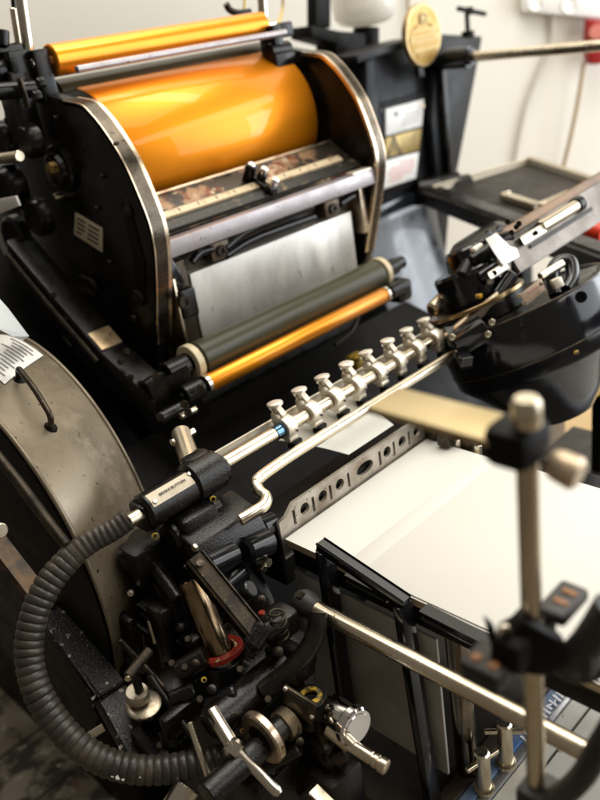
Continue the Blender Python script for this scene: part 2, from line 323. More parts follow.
# ink fountain under the drum
xa, xb = .657, 1.114
def row(px, py, y):
    p = A(px, py, y=y); return p.z
zt = row(150,196,1.055); zm = row(160,238,.985)
fo = P(MB().prism([V((xa,1.055,zt)), V((xb,1.055,zt)), V((xb,.985,zm)), V((xa,.985,zm))], V((0,.01,-.014)), .001), 'ink_fountain', 'fountain')
sl = V((0,.985-1.055,zm-zt)); nn = X.cross(sl).normalized(); nn = nn if nn.z > 0 else -nn
def onf(x, t, off=0): return V((x, 1.055, zt)) + sl*t + nn*off
rz = P(MB().bar(onf(xa+.012,.60,.004), onf(xb-.03,.60,.004), sl.length*.15, .004, nn, .0008), 'scale_rule', 'ruler', fo)
for k in range(11):
    x = xa+.03+k*.037; P(MB().bar(onf(x,.555,.0065), onf(x,.625,.0065), .0012, .0006, nn, 0), 'rule_mark', 'ink', rz)
P(MB().bar(onf(xa+.006,.85,.003), onf(xb-.006,.85,.003), sl.length*.22, .005, nn, .001), 'blade_strip', mat('stained_black_strip', (.02,.018,.014), .35, .2, ((.16,.11,.06), 40, .60, .68), ((.4,.3,.18), 260, .7), .2, 200), fo)
P(MB().bar(onf(xa,.03,.001), onf(xb,.03,.001), .004, .004, nn, .0008), 'fountain_lip', 'strap', fo)
cx = A(255,186,y=1.02).x
m_ = MB(); m_.bar(onf(cx,.25,.006), onf(cx+.004,.98,.010), .009, .008, nn); m_.cyl(onf(cx-.005,.35,0), onf(cx-.005,.35,.03), .009); m_.cyl(onf(cx+.008,.55,0), onf(cx+.008,.55,.022), .008); m_.box(onf(cx+.002,.88,.012), (.016,.016,.012), bev=.003)
P(m_, 'clamp_screw', 'enamel', fo)
for t, dx in ((.35,-.005),(.55,.008),(.9,.006)): P(MB().prof(onf(cx+dx,t,.022), nn, [(0,.006),(.009,.006),(.010,.005)], 20), 'screw_head', 'chrome', fo)
zb = row(261,215,.972)
fb = P(MB().box(V(((xa+xb)/2,.972,zb)), (xb-xa,.022,.025), bev=.0015), 'fountain_bar', 'barsteel')
P(MB().box(V((xb-.03,.97,zb+.0146)), (.05,.018,.004)), 'bar_shim', 'nickel', fb)
# recess with clips, bed plate
zr = row(261,240,1.0)
hk = MB(); hk.box(V(((xa+xb)/2, 1.02, zb-.04)), (xb-xa, .012, .06)); P(hk, 'recess_panel', mat('rusty_recess', (.09,.062,.038), .5, .2, ((.02,.015,.01), 22, .42, .62), ((.3,.2,.1), 160, .7), .2, 180))
ybed = .995
for px, py in ((216,250),(328,208)):
    p = A(px, py, y=1.0); cb = P(MB().box(p, (.036,.022,.028), bev=.002), 'clip_block', mat('bronze_block', (.13,.09,.055), .42, .5, ((.05,.035,.02), 60, .4, .7)))
    P(MB().prof(p-Y*.010, -Y, [(0,.009),(.006,.009),(.006,.004),(.003,.004)], 24), 'screw_head', 'greasy', cb)
for pts in (((192,262),(200,253),(212,249)), ((226,248),(246,232),(276,219),(312,206)), ((226,256),(250,241),(280,229),(314,217)), ((340,204),(349,198),(353,196))):
    P(MB().tube([A(px, py, y=.992) for px, py in pts], .0065, 12), 'hook_spring', 'gloss')
zlo, zhi = row(195,335,ybed)-.010, row(193,273,ybed)
xl, xr = A(193,300,y=ybed).x+.004, A(353,230,y=ybed).x
P(MB().box(V(((xl+xr)/2, ybed+.012, (zlo+zhi)/2)), (xr-xl, .024, zhi-zlo), bev=.001), 'bed_plate', 'plate')
P(MB().box(V((.682, 1.01, (zlo+zhi)/2-.01)), (.044,.03,zhi-zlo+.07), bev=.002), 'chase_side', mat('dark_brown_steel', (.06,.042,.026), .4, .7, ((.02,.014,.01), 30, .4, .7)))
bk = P(MB().box(A(184,302,y=.985), (.03,.03,.045), bev=.004), 'chase_lock', 'enamel')
P(MB().prof(A(184,302,y=.968), -Y, [(0,.010),(.004,.010),(.004,.005),(.001,.005)], 24), 'screw_head', 'greasy', bk)
P(MB().prism([A(167,262,y=.978), A(172,258,y=.978), A(186,282,y=.978), A(182,288,y=.978), A(170,282,y=.978)], Y*.012, .002), 'pawl', 'gloss')
P(MB().box(V((.664,.985,(zlo+zhi)/2)), (.005,.02,.12), bev=.001), 'edge_strip', 'strap')
P(MB().box(V((1.106, 1.0, zb-.055)), (.018,.03,.09), bev=.001), 'chase_side', 'strap')
# form rollers
fr, a, e = roller((196,358),(376,277), .94, .0275, 'olive', 'form_roller', 'thick olive rubber form roller')
for p, s in ((a-X*.016, 1), (e+X*.004, 1)):
    P(MB().prof(p, X, [(0,.018),(0,.0275),(.001,.0285),(.011,.0285),(.012,.0275),(.012,.018)], 48, closed=True), 'bearer_ring', 'ivory', fr)
P(MB().cyl(a-X*.055, e+X*.06, .010), 'axle', 'enamel', fr)
P(MB().cyl(a-X*.058, a-X*.020, .018), 'roller_saddle', 'enamel', fr); P(MB().cyl(e+X*.018, e+X*.055, .015), 'roller_saddle', 'enamel', fr)
tr, a, e = roller((207,383),(384,296), .90, .0135, 'goldthin', 'thin_ink_roller', 'slim orange gold form roller')
P(MB().prof(a-X*.006, X, [(0,.012),(.001,.0145),(.007,.0145),(.008,.012)], 40), 'end_collar', 'steel', tr); P(MB().prof(e-X*.002, X, [(0,.012),(.001,.0145),(.007,.0145),(.008,.012)], 40), 'end_collar', 'steel', tr)
P(MB().cyl(a-X*.05, e+X*.05, .006), 'axle', 'enamel', tr)
P(MB().cyl(a-X*.045, a-X*.012, .015), 'roller_saddle', 'enamel', tr); P(MB().cyl(e+X*.012, e+X*.05, .014), 'roller_saddle', 'enamel', tr)
m_ = MB()
m_.bar(A(152,396,y=.94), A(185,376,y=.93), .03, .035, Z, .004); m_.bar(A(160,425,y=.93), A(200,400,y=.90), .03, .03, Z, .004); m_.box(A(165,410,y=.95), (.05,.05,.06), bev=.008); m_.cyl(A(158,420,y=.90), A(186,405,y=.90), .010)
P(m_, 'roller_hook', 'cast')
for px, py, y_ in ((156,377,.92),(184,404,.88),(160,417,.88),(188,412,.88),(200,388,.88)): bolt(A(px,py,y=y_), (-Y-X*.6+Z*.4).normalized(), PR, .006, .010)
P(MB().cyl(A(180,417,y=.88), A(196,409,y=.88), .005), 'brass_pin', 'rodbrass')
m_ = MB(); m_.cyl(A(386,268,y=.95), A(402,262,y=.95), .012); m_.box(A(398,290,y=.93), (.04,.04,.04), bev=.008); P(m_, 'roller_hook', 'enamel')
# small bright marks in the dark throat
P(MB().tube([A(335,345,y=.95), A(352,330,y=.95), A(360,310,y=.97)], .004, 10), 'oil_line', 'greasy')
P(MB().box(A(357,360,y=.90), (.03,.03,.02), bev=.003), 'yellow_block', 'yellow')
P(MB().prof(A(502,352,y=.72), -Y, [(0,.006),(.004,.006)], 16), 'copper_stud', mat('copper', (.5,.15,.05), .4, .8))

# ------------------------------------------------------------------ rear column
yc = 1.30
def K(px, py, dy=0): return A(px, py, y=yc-dy)
colp = [K(363,62), K(404,46), K(418,40), K(442,34), K(483,36), K(479,60), K(462,150), K(450,210), K(440,330), K(368,330), K(368,200)]
col = P(MB().prism(colp, Y*.16, .006), 'rear_column', 'colblack')
# proud ribs on the column face
P(MB().prism([K(438,36,.03), K(480,38,.03), K(455,180,.03), K(437,180,.03), K(432,120,.03)], Y*.031, .006), 'column_rib', 'colblack', col)
P(MB().prism([K(366,60,.012), K(377,56,.012), K(384,196,.012), K(370,200,.012)], Y*.0125, .003), 'column_rib', 'colblack', col)
P(MB().bar(K(440,50,.04), K(449,175,.04), .02, .02, Y, .004), 'vertical_shaft', 'enamel', col)
P(MB().prism([K(357,55,.035), K(404,40,.035), K(404,49,.035), K(358,64,.035)], Y*.1, .004), 'column_cap', 'colblack', col)
pl_ = P(MB().prism([K(379,104,.010), K(427,91,.010), K(418,186,.010), K(376,196,.010)], Y*.009, .001), 'sign_backplate', 'matte', col)
def sign(q, m): return P(MB().prism([K(*p, .013) for p in q], Y*.0028, .0004), 'sign_panel', m, pl_)
s1 = sign(((386,109),(424,99),(422,126),(386,136)), 'label'); s2 = sign(((386,138),(422,128),(419,150),(384,160)), 'labelbrass'); s3 = sign(((384,161),(419,152),(416,178),(381,190)), 'label')
def prow(par, q, v, u0, u1, m, h=.003):
    a_ = K(*q[0],.0135); b_ = K(*q[1],.0135); d_ = K(*q[3],.0135); p = a_ + (b_-a_)*u0 + (d_-a_)*v
    P(MB().bar(p, p+(b_-a_)*(u1-u0), .0006, h, Z, 0), 'print_line', m, par)
q = ((386,109),(424,99),(422,126),(386,136))
for v, u0, u1 in ((.42,.5,.9),(.58,.45,.92),(.74,.4,.85)): prow(s1, q, v, u0, u1, 'inkgrey', .0022)
P(MB().prof(K(396,114,.0135), -Y, [(0,.005),(.001,.005)], 16), 'black_dot', 'ink', s1)
P(MB().prof(K(423,106,.0135), -Y, [(0,.006),(.002,.004)], 12), 'rust_spot', 'strap', s1)
tri = [K(394,136.5,.0142), K(401,155,.0142), K(388,158.5,.0142)]; cc = (tri[0]+tri[1]+tri[2])/3
tr_ = MB()
for i in range(3): tr_.bar(tri[i], tri[(i+1)%3], .0006, .005, cc-tri[i], 0)
P(tr_, 'warning_triangle', 'ink', s2)
m_ = MB(); m_.bar(K(394.4,144,.0142), K(394.6,151,.0142), .0006, .004, X, 0); P(m_, 'warning_mark', 'ink', s2)
for v in (.3,.5,.7): prow(s2, ((386,138),(422,128),(419,150),(384,160)), v, .42, .9, mat('brown_print', (.20,.13,.04), .5), .002)
for i, (u0, u1) in enumerate(((.45,.85),(.2,.9),(.15,.9),(.2,.85),(.2,.6))): prow(s3, ((384,161),(419,152),(416,178),(381,190)), .2+.14*i, u0, u1, 'inkpink', .0038)
for px, py in ((381,111),(426,96),(378,192),(417,182)): bolt(K(px,py,.011), -Y, pl_, .005, .003, 'enamel')
# flared glossy foot of the column
xa_, xb_ = A(372,220,y=1.28).x-.02, A(446,200,y=1.28).x-.03
pr = [(1.42,-.44),(1.285,-.44)] + [(1.285-.36*(1-math.cos(t)), -.44-.50*math.sin(t)) for t in [math.pi/2*i/16 for i in range(1, 17)]] + [(.92,-1.3),(1.42,-1.3)]
P(MB().prism([W(xa_, y, z) for y, z in pr], X*(xb_-xa_), .02), 'column_foot', mat('deep_gloss_black', (.012,.014,.018), .20, 0, ((.025,.027,.032), 7, .4, .7), ((.2,.2,.2), 160, .76), .25, 22, .10, coat=.3, spec=.6))
# badge
bc = K(424,35,.06); 
bd = P(MB().prof(bc+Y*.014, -Y, [(0,.064),(.002,.067),(.012,.067),(.014,.065),(.014,.061),(.012,.060)], 64), 'round_badge', 'medalrim', label='round gold badge with raised emblem')
P(MB().prof(bc+Y*.003, -Y, [(0,.060),(.0025,.060)], 64), 'badge_face', 'medal', bd)
m_ = MB(); m_.ring(bc-Y*.0005+Z*.035, -Y, .010, .014, .003); m_.cyl(bc+Z*.035, bc+Z*.035-Y*.003, .007); P(m_, 'emblem', 'medalpale', bd)
m_ = MB(); m_.bar(bc+V((-.045,-.001,.012)), bc+V((.045,-.001,.012)), .003, .004, Z, 0); m_.bar(bc+V((-.054,-.001,-.006)), bc+V((.054,-.001,-.006)), .003, .012, Z, 0); m_.bar(bc+V((-.045,-.001,-.03)), bc+V((.045,-.001,-.03)), .003, .006, Z, 0); P(m_, 'badge_banner', 'medalpale', bd)
m_ = MB()
for zz, w in ((.004,.05),(-.0165,.055),(-.021,.05),(-.038,.034),(-.044,.028)): m_.bar(bc+V((-w,-.001,zz)), bc+V((w,-.001,zz)), .003, .0022, Z, 0)
for k in range(7): m_.box(bc+V((-.036+.012*k,-.0025,-.006)), (.006,.002,.006), bev=0)
for s in (-1, 1): m_.bar(bc+V((s*.012,-.001,.026)), bc+V((s*.034,-.001,.016)), .003, .003, Z, 0)
P(m_, 'badge_relief', 'medaldark', bd)
P(MB().bar(bc+V((0,.02,-.02)), bc+V((0,.02,-.09)), .02, .012, Y), 'badge_bracket', 'enamel', bd)
# T handle, rod and collar, arm knuckle
t0 = K(468,36); 
m_ = MB(); m_.cyl(t0-Z*.02, t0+Z*.012, .016); m_.cyl(t0, t0+Z*.055, .006); m_.cyl(K(458,8.5), K(485,14), .006); m_.cyl(K(469,15), K(469,7), .011); P(m_, 'tee_handle', 'matte', col)
m_ = MB(); c_ = A(469,57,y=1.18); m_.cyl(c_+Y*.12, c_-Y*.0, .024); m_.cyl(c_+Y*.05, c_-Y*.012, .018); P(m_, 'rod_collar', 'gloss', col)
rz_ = A(470,57,y=1.18); re_ = A(640,38,x=rz_.x); P(MB().cyl(rz_+Y*.02, V((rz_.x, re_.y, rz_.z)), .0115), 'guide_rod', 'rodbrass', label='long pale rod reaching out of the column')
k0 = A(446,188,y=1.24); m_ = MB(); m_.cyl(k0-X*.05+Y*.05, k0+X*.03-Y*.02, .034); m_.cyl(k0-X*.02, k0+X*.045-Y*.04, .026); P(m_, 'arm_knuckle', 'enamel', col)
# lubricator: black bracket, glass jar
yj = 1.42
m_ = MB(); m_.prism([A(316,-20,y=yj), A(331,-20,y=yj), A(331,28,y=yj), A(316,26,y=yj)], Y*.03, .003)
m_.prism([A(312,25,y=yj-.02), A(340,31,y=yj-.02), A(379,34,y=yj-.02), A(379,50,y=yj-.02), A(402,52,y=yj-.02), A(402,62,y=yj-.02), A(362,76,y=yj-.02), A(355,66,y=yj-.02), A(337,64,y=yj-.02), A(337,44,y=yj-.02), A(312,37,y=yj-.02)], Y*.07, .004)
m_.cyl(A(366,48,y=yj), A(366,28,y=yj), .032); m_.box(A(353,92,y=yj), (.02,.02,.025), bev=.005)
lu = P(m_, 'lubricator_bracket', 'matte')
jb = A(366,25,y=yj+.01); jb = V((jb.x, jb.y, jb.z))
sh = [(-.004,.020),(0,.045),(.006,.062),(.020,.074),(.045,.078),(.12,.078),(.125,.074)]
P(MB().prof(jb, Z, sh, 48), 'oil_jar', 'glass', lu, label='clear glass oil jar with pale oil inside')

# ------------------------------------------------------------------ gripper bar with clamps
yg, zg = .70, -.463+H
def G(px, py): p = A(px, py, y=yg); return V((p.x, yg, zg))
g0, g1 = G(212,470), G(446,333)
P(MB().cyl(g0, V((g1.x, yg, zg)), .0086), 'gripper_rod', 'rodbrass', label='round steel rod carrying the row of grippers')
ws = A(250,436,y=.728); P(MB().box(V(((g0.x+.93)/2+.01,.728,ws.z)), (.93-g0.x,.003,.011), bev=.0005), 'white_gripper_strip', mat('pale_strip', (.72,.67,.56), .35, .4, ((.5,.42,.3), 30, .5, .7)))
xs0, xs1 = G(286,427).x, G(434,341).x
P(MB().prof(V((xs0-.022,yg,zg)), X, [(0,.0086),(.001,.0095),(.024,.0095),(.025,.0086)], 40), 'blued_sleeve', 'bluesteel')
def clamp(x):
    m_ = MB(); p = V((x, yg, zg))
    m_.prof(p-X*.008, X, [(0,.0090),(0,.0140),(.001,.0147),(.015,.0147),(.016,.0140),(.016,.0090)], 40, closed=True)
    m_.box(p+V((-.001,.011,.011)), (.0145,.013,.016), bev=.003); m_.bar(p+V((0,.004,.014)), p+V((0,.017,.026)), .012, .006, X, .001)
    m_.box(p+V((.001,-.006,-.015)), (.016,.012,.008), bev=.002)
    o = P(m_, 'gripper_clamp', 'nickel')
    h = p+V((-.002,.010,.020))
    P(MB().prof(h, Z+Y*.12, [(0,.0038),(.006,.0038),(.0068,.006),(.008,.0094),(.0095,.0105),(.012,.0102),(.0132,.0075),(.0136,.004)], 36), 'thumb_screw', 'nickel', o)
    P(MB().prof(p+V((.002,-.010,-.016)), -Z, [(0,.007),(.002,.0098),(.004,.0078),(.006,.0098),(.009,.0098),(.0105,.0085)], 32), 'rubber_pad', 'matte', o)
    P(MB().prof(p+V((.004,-.0150,-.0028)), V((0,-1,-.15)), [(0,.0016),(.0016,.0016)], 12), 'grub_screw', 'ink', o)
    return o
# one clamp is built; the others are copies with copied parts
c_first = clamp(xs0)
for k in range(1, 8):
    dx = (xs1-xs0)*k/7
    n = c_first.copy(); C.objects.link(n); n.location.x += dx
    for ch in c_first.children:
        d_ = ch.copy(); C.objects.link(d_); d_.parent = n
    n.rotation_euler.x = math.radians(random.uniform(-9, 9))
sm = MB(); bx = V((g0.x+.052, yg-.014, zg-.02)); sm.box(bx, (.018,.012,.008), bev=.002); sm.cyl(bx-Z*.012+X*.01, bx+Z*.008+X*.01, .004); 
# S-bent rod
ys, zs = .66, -.476
q = [W(A(452,352,y=ys).x, ys, zs), W(.70, ys, zs), W(.545, ys, zs)] 
s_tail = [D(262,476,.952), D(256.5,484,.944), D(260,492,.936), D(266,497,.930), D(264,505,.920), D(254,512,.912), D(240,520,.905)]
pth = [q[0], q[1], q[2]]
sr = MB(); sr.tube([q[0] + (q[2]-q[0])*t for t in (0,.25,.5,.75,.94)] + s_tail, .0072, 20, n=6); P(sr, 's_bent_rod', 'rodbrass', label='thinner pale rod with an S bend at its near end')
# hub at the near end of the rod
hub = MB(); hb = V((g0.x-.012, yg, zg))
hub.cyl(hb-X*.026, hb+X*.022, .0240, seg=40, ch=.005); hub.box(hb+V((.002,.010,.004)), (.036,.030,.042), bev=.009); hub.cyl(hb+V((.004,-.005,.0)), hb+V((.026,-.005,0)), .017, ch=.003)
hb_ = P(hub, 'rod_hub', 'cast')
t1 = D(181,433,1.005); t0_ = hb+V((-.006,.012,.012)); ax = (t1-t0_).normalized()
P(MB().cyl(t0_, t1, .0122, ch=.002), 'tee_handle', 'rodbrass', hb_); cp = t0_ + (t1-t0_)*.86
P(MB().prof(cp - X*.018, X, [(0,.002),(.002,.0048),(.036,.0048),(.038,.002)], 20), 'cross_pin', 'steel', hb_)
P(MB().prof(hb+V((.020,-.010,-.006)), X, [(0,.009),(.004,.009),(.0055,.006)], 24), 'hub_plug', 'enamel', hb_)
# label tube
tu = MB(); ta = V((.372, yg, zg-.002)); tb = V((hb.x-.02, yg, zg-.002)); tu.cyl(ta, tb, .0205, seg=48, ch=.003); tu.box(ta+V((.02,.006,-.006)), (.05,.03,.034), bev=.006); tube_ = P(tu, 'label_tube', 'cast')
ln = V((0,-.58,.815)); lt = X.cross(ln); lt = lt if lt.z > 0 else -lt
lc = A(172,486,y=yg-.012); lc = V((lc.x, yg, zg-.002)) + ln*.0205
b = MB(); L2, W2 = .031, .0082
path = [V((lc.x-L2, yg, zg-.002)) + (ln*math.cos(t)+lt*math.sin(t))*.0208 for t in [(-.42+.84*i/8) for i in range(9)]]
b.strip(path, X*(2*L2), .0009); lab = P(b, 'name_plate', 'labelcream', tube_)
text('BRAKE BUTTON', lc+ln*.0015, X, lt, .0046, M['ink'], lab, sx=1.08)
for s in (-1, 1): P(MB().prof(lc+X*s*(L2-.004)+ln*.0006+lt*.004*s, ln, [(0,.0026),(.0012,.0020)], 16), 'rivet', 'nickel', lab)
P(MB().cyl(V((.353,yg,zg-.002)), ta+X*.005, .0078), 'hose_ferrule', 'rodbrass', tube_)
# corrugated hose
hp = [D(128,519,.886), D(112,530,.882), D(90,542,.876), D(68,560,.868), D(46,588,.858), D(33,620,.850), D(29,655,.845), D(37,690,.840), D(56,722,.838), D(84,750,.836), D(118,766,.836), D(155,770,.838), D(192,765,.842), D(222,758,.848), D(250,748,.856)]
def hr(l):
    base = .0128 + .0012*min(1, l/.10)
    if l < .062: return base-.0006+.0003*math.sin(l*900)
    w = max(0, min(1, (l-.055)/.04)); ph = (l % .0086)/.0086
    return base + w*.0022*(math.sqrt(max(0, 1-(2*ph-1)**2))-.5)
P(MB().tube(hp, .018, 36, hr, n=76), 'ribbed_hose', 'hoserubber', label='black corrugated rubber hose looping to the floor side')

# ------------------------------------------------------------------ mechanism below the hub
def castblock(ctr, size, name='casting', m='cast', bev=.005, par=None, ax=(X,Y,Z)): return P(MB().box(ctr, size, ax, bev), name, m, par)
# upper bracket (box running along X)
kb = A(226,545,y=.655)
p0, p1 = A(194,546,y=.645), A(258,508,y=.645); zc = (p0.z+p1.z)/2
br = MB(); br.prism([V((p0.x,.645,zc)), V((p0.x,.690,zc+.010)), V((p0.x,.690,zc-.05)), V((p0.x,.640,zc-.052)), V((p0.x,.632,zc-.030))], X*(p1.x-p0.x), .004)
br_ = P(br, 'bracket_casting', 'cast')
m_ = MB(); m_.cyl(A(244,552,y=.63), A(270,540,y=.63), .016, ch=.004); m_.cyl(A(206,566,y=.635), A(236,552,y=.635), .013, ch=.003); m_.cyl(A(258,530,y=.66), A(275,522,y=.66), .015, ch=.004); m_.cyl(A(218,590,y=.65), A(242,570,y=.65), .017, ch=.004); P(m_, 'knuckles', 'gloss', br_)
bolt(A(196,547,y=.64), -X, br_, .0045, .004, 'rodbrass'); bolt(A(262,560,y=.625), -Y, br_, .006, .012, 'rodbrass'); bolt(A(260,567,y=.62), -Y, br_, .005, .008, 'steel')
m_ = MB(); m_.cyl(A(168,540,y=.69), A(218,508,y=.69), .020, ch=.004); m_.cyl(A(180,560,y=.68), A(206,544,y=.68), .017, ch=.003); m_.box(A(196,524,y=.68), (.05,.03,.04), bev=.006); m_.box(A(150,556,y=.72), (.06,.04,.05), bev=.008); P(m_, 'lower_hub', 'cast')
for px, py, y_, r, nm in ((155,536,.685,.0048,'washer'),(213,499,.672,.0045,'washer')):
    P(MB().ring(A(px,py,y=y_), V((-.4,-.8,.3)), r*.5, r*.85, .0015), 'yellow_washer', 'yellow')
# vertical shaft, red ring, hub beneath
sb = D(220,653,.905); stp = D(190,580,.915); sax = (stp-sb).normalized()
ssh = P(MB().cyl(sb-sax*.02, stp, .0150, seg=40), 'vertical_shaft', mat('bronze_shaft', (.34,.245,.15), .24, 1, ((.16,.10,.05), 20, .4, .7), None, .08, 80, .08, stretch=(4,4,.4)))
P(MB().ring(sb, (Z+sax*.6), .0180, .0275, .006), 'red_ring', 'red', label='oily red ring around the shaft')
m_ = MB(); m_.prof(sb-Z*.09, Z, [(0,.034),(.004,.036),(.06,.036),(.068,.030),(.086,.028),(.089,.026)], 48); m_.box(sb+V((.045,-.02,-.035)), (.10,.07,.05), bev=.010); m_.box(sb+V((.02,.04,-.05)), (.12,.06,.06), bev=.01); P(m_, 'shaft_base', 'cast')
# block at the left of the red ring
ba, bb = D(150,604,.95), D(198,640,.93)
blk = MB(); blk.bar(ba-Z*.012, bb-Z*.012, .030, .028, Z, .005); blk.bar(ba, ba+(bb-ba)*.22, .036, .036, Z, .004); bk_ = P(blk, 'pawl_block', 'cast')
P(MB().bar(D(148,612,.94), D(156,642,.94), .004, .010, Z), 'brass_edge', 'rodbrass', bk_)
# link arm from the shaft top down to the right
l0, l1 = D(195,560,.868), D(257,636,.850)
lk = P(MB().bar(l0, l1, .018, .011, (Z-Y*.5), .003), 'link_arm', 'greasy'); m_ = MB(); m_.cyl(l1+V((.012,0,.006)), l1-V((.012,0,.006)), .011, ch=.003); m_.box(D(277,624,.885), (.044,.036,.030), bev=.008); m_.cyl(D(262,634,.86), D(286,620,.87), .011, ch=.003); P(m_, 'link_pivot', 'cast', lk)
P(MB().prof(D(200,564,.858), Z-Y*.5, [(0,.0042),(.0022,.0042)], 20), 'brass_plug', 'greasy', lk)
bolt(D(262,614,.868), Z, lk, .004, .003, 'red'); bolt(D(274,626,.862), -Y, lk, .005, .007, 'steel'); bolt(D(300,596,.90), -Y, lk, .006, .006)
# barrel along X in front, cam disc, knurled nut
yb_ = D(250,690,.86).y
b0, b1 = A(208,722,y=yb_), A(286,668,y=yb_); zz = (b0.z+b1.z)/2
bar_ = P(MB().cyl(V((b0.x,yb_,zz)), V((b1.x,yb_,zz)), .0185, seg=40, ch=.004), 'pivot_barrel', 'cast')
for px, py in ((204,680),(222,703)): P(MB().ring(D(px,py,.84), V((-.3,-.6,.7)), .0016, .0030, .0012), 'yellow_washer', 'yellow')
P(MB().ring(D(243,731,.835), V((-.3,-.6,.7)), .0015, .0030, .0012), 'yellow_washer', 'yellow')
P(MB().tube([D(318,612,.868), D(316,632,.864), D(306,652,.86), D(288,672,.856), D(262,692,.852)], .0105, 16), 'curved_arm', 'enamel')
yn = D(280,732,.835).y; n0 = A(228,768,y=yn); n1 = A(284,733,y=yn); zn = (n0.z+n1.z)/2
m2 = P(MB().cyl(V((n0.x-.03,yn,zn)), V((n1.x,yn,zn)), .0135, seg=32), 'lower_barrel', 'cast')
P(MB().ring(V((A(262,735,y=yn).x-.004,yn,zn+.008)), X, .016, .0285, .010, 56, .002), 'cam_disc', 'strap', m2)
P(MB().prof(V((A(262,735,y=yn).x-.003,yn,zn+.008)), X, [(0,.019),(.006,.019)], 40), 'cam_hub', 'enamel', m2)
kn = MB(); ka = V((n1.x-.002,yn,zn)); kn.prof(ka, X, [(0,.012),(.001,.0165)] + [(.001+.0009*i, .0172 if i % 2 else .0164) for i in range(14)] + [(.0145,.015),(.0147,.011),(.0165,.0105)], 60); P(kn, 'knurled_nut', 'wornnut', m2)
# forked lever handle
h0 = D(234,748,.80); lv = MB(); lv.prof(h0, (D(280,794,.785)-h0), [(0,.0062),(.02,.0048),((D(280,794,.785)-h0).length-.004,.0058),((D(280,794,.785)-h0).length,.0035)], 28)
lv.cyl(h0-X*.008-Z*.004, h0+X*.008+Z*.004, .0085, ch=.003); lv.bar(h0, D(212,712,.82), .006, .013, Z-Y, .002); P(lv, 'lever_handle', 'steel', label='bright lever handle over the hose end')
P(MB().cyl(D(190,722,.84), D(218,806,.82), .0040), 'brass_spindle', 'rodbrass')
P(MB().cyl(D(172,812,.82), D(188,786,.83), .014), 'steel_stub', 'steel')
# oil cup with yellow ring
oc = D(312,703,.850); m_ = MB(); m_.prof(oc-Z*.02, Z, [(0,.020),(.003,.021),(.024,.019),(.030,.0175),(.030,.0125),(.026,.0125)], 40); ocp = P(m_, 'oil_cup', 'enamel')
P(MB().ring(oc+Z*.0085, Z, .0072, .0122, .003), 'yellow_ring', 'yellow', ocp); P(MB().cyl(oc-Z*.01, oc+Z*.007, .0068), 'cup_core', 'gloss', ocp)
bxo = D(322,716,.862); P(MB().box(bxo-Z*.026, (.055,.060,.040), bev=.005), 'valve_block', 'cast')
q = [D(284,686,.832), D(315,705,.820), D(312,726,.826), D(283,703,.838)]; nq = (q[1]-q[0]).cross(q[3]-q[0]).normalized()
if nq.dot(EYE-q[0]) < 0: nq = -nq
lp2 = P(MB().prism(q, -nq*.004, .0006), 'data_plate', mat('dark_data_plate', (.09,.068,.042), .32, .7, ((.04,.03,.02), 60, .4, .7), ((.4,.3,.18), 240, .73)))
for i in range(4):
    a_ = q[0] + (q[1]-q[0])*.12 + (q[3]-q[0])*(.2+.19*i); P(MB().bar(a_ + nq*.0004, a_ + (q[1]-q[0])*(.62-.05*(i % 2)) + nq*.0004, .0005, .0022, q[3]-q[0], 0), 'print_line', 'ink', lp2)
for t in ((.05,.1),(.93,.75)): P(MB().prof(q[0]+(q[1]-q[0])*t[0]+(q[3]-q[0])*t[1], nq, [(0,.0026),(.0016,.002)], 14), 'rivet', 'nickel', lp2)
# chrome knob
kA, kB = D(330,708,.845), D(357,728,.815); kd = (kB-kA).normalized()
kl = (kB-kA).length; kx = P(MB().prof(kA, kd, [(0,.0155),(.002,.0165),(kl*.70,.0165),(kl*.72,.0185),(kl*.78,.0205),(kl*.94,.0205),(kl*1.0,.0185),(kl*1.0,.0155),(kl*1.02,.0150)], 56), 'chrome_knob', 'chrome', label='polished knob with mirror face')
P(MB().cyl(D(352,742,.828), D(330,726,.842), .012), 'knob_sleeve', 'rodbrass', kx)
sA, sB = D(346,742,.826), D(387,768,.800); sl_ = (sB-sA).length
P(MB().prof(sA, sB-sA, [(0,.0068),(sl_*.62,.0068),(sl_*.64,.0058),(sl_*.68,.0058),(sl_*.70,.0072),(sl_*.78,.0072),(sl_*.80,.0058),(sl_*.83,.0058),(sl_*.85,.0078),(sl_*.98,.0078),(sl_,.0062)], 32), 'plunger_pin', 'rodbrass')
m_ = MB(); m_.bar(D(332,760,.84), D(345,752,.84), .010, .016, Z); m_.bar(D(318,722,.838), D(328,758,.838), .004, .010, X); P(m_, 'latch_plate', 'greasy')
m_ = MB(); m_.box(D(330,780,.875), (.05,.06,.06), bev=.008); m_.cyl(D(320,745,.86), D(344,762,.85), .010); m_.box(D(275,775,.88), (.09,.05,.06), bev=.01); P(m_, 'lower_casting', 'cast')
P(MB().bar(D(314,790,.83), D(330,806,.82), .010, .004, Z), 'steel_tab', 'rodbrass')
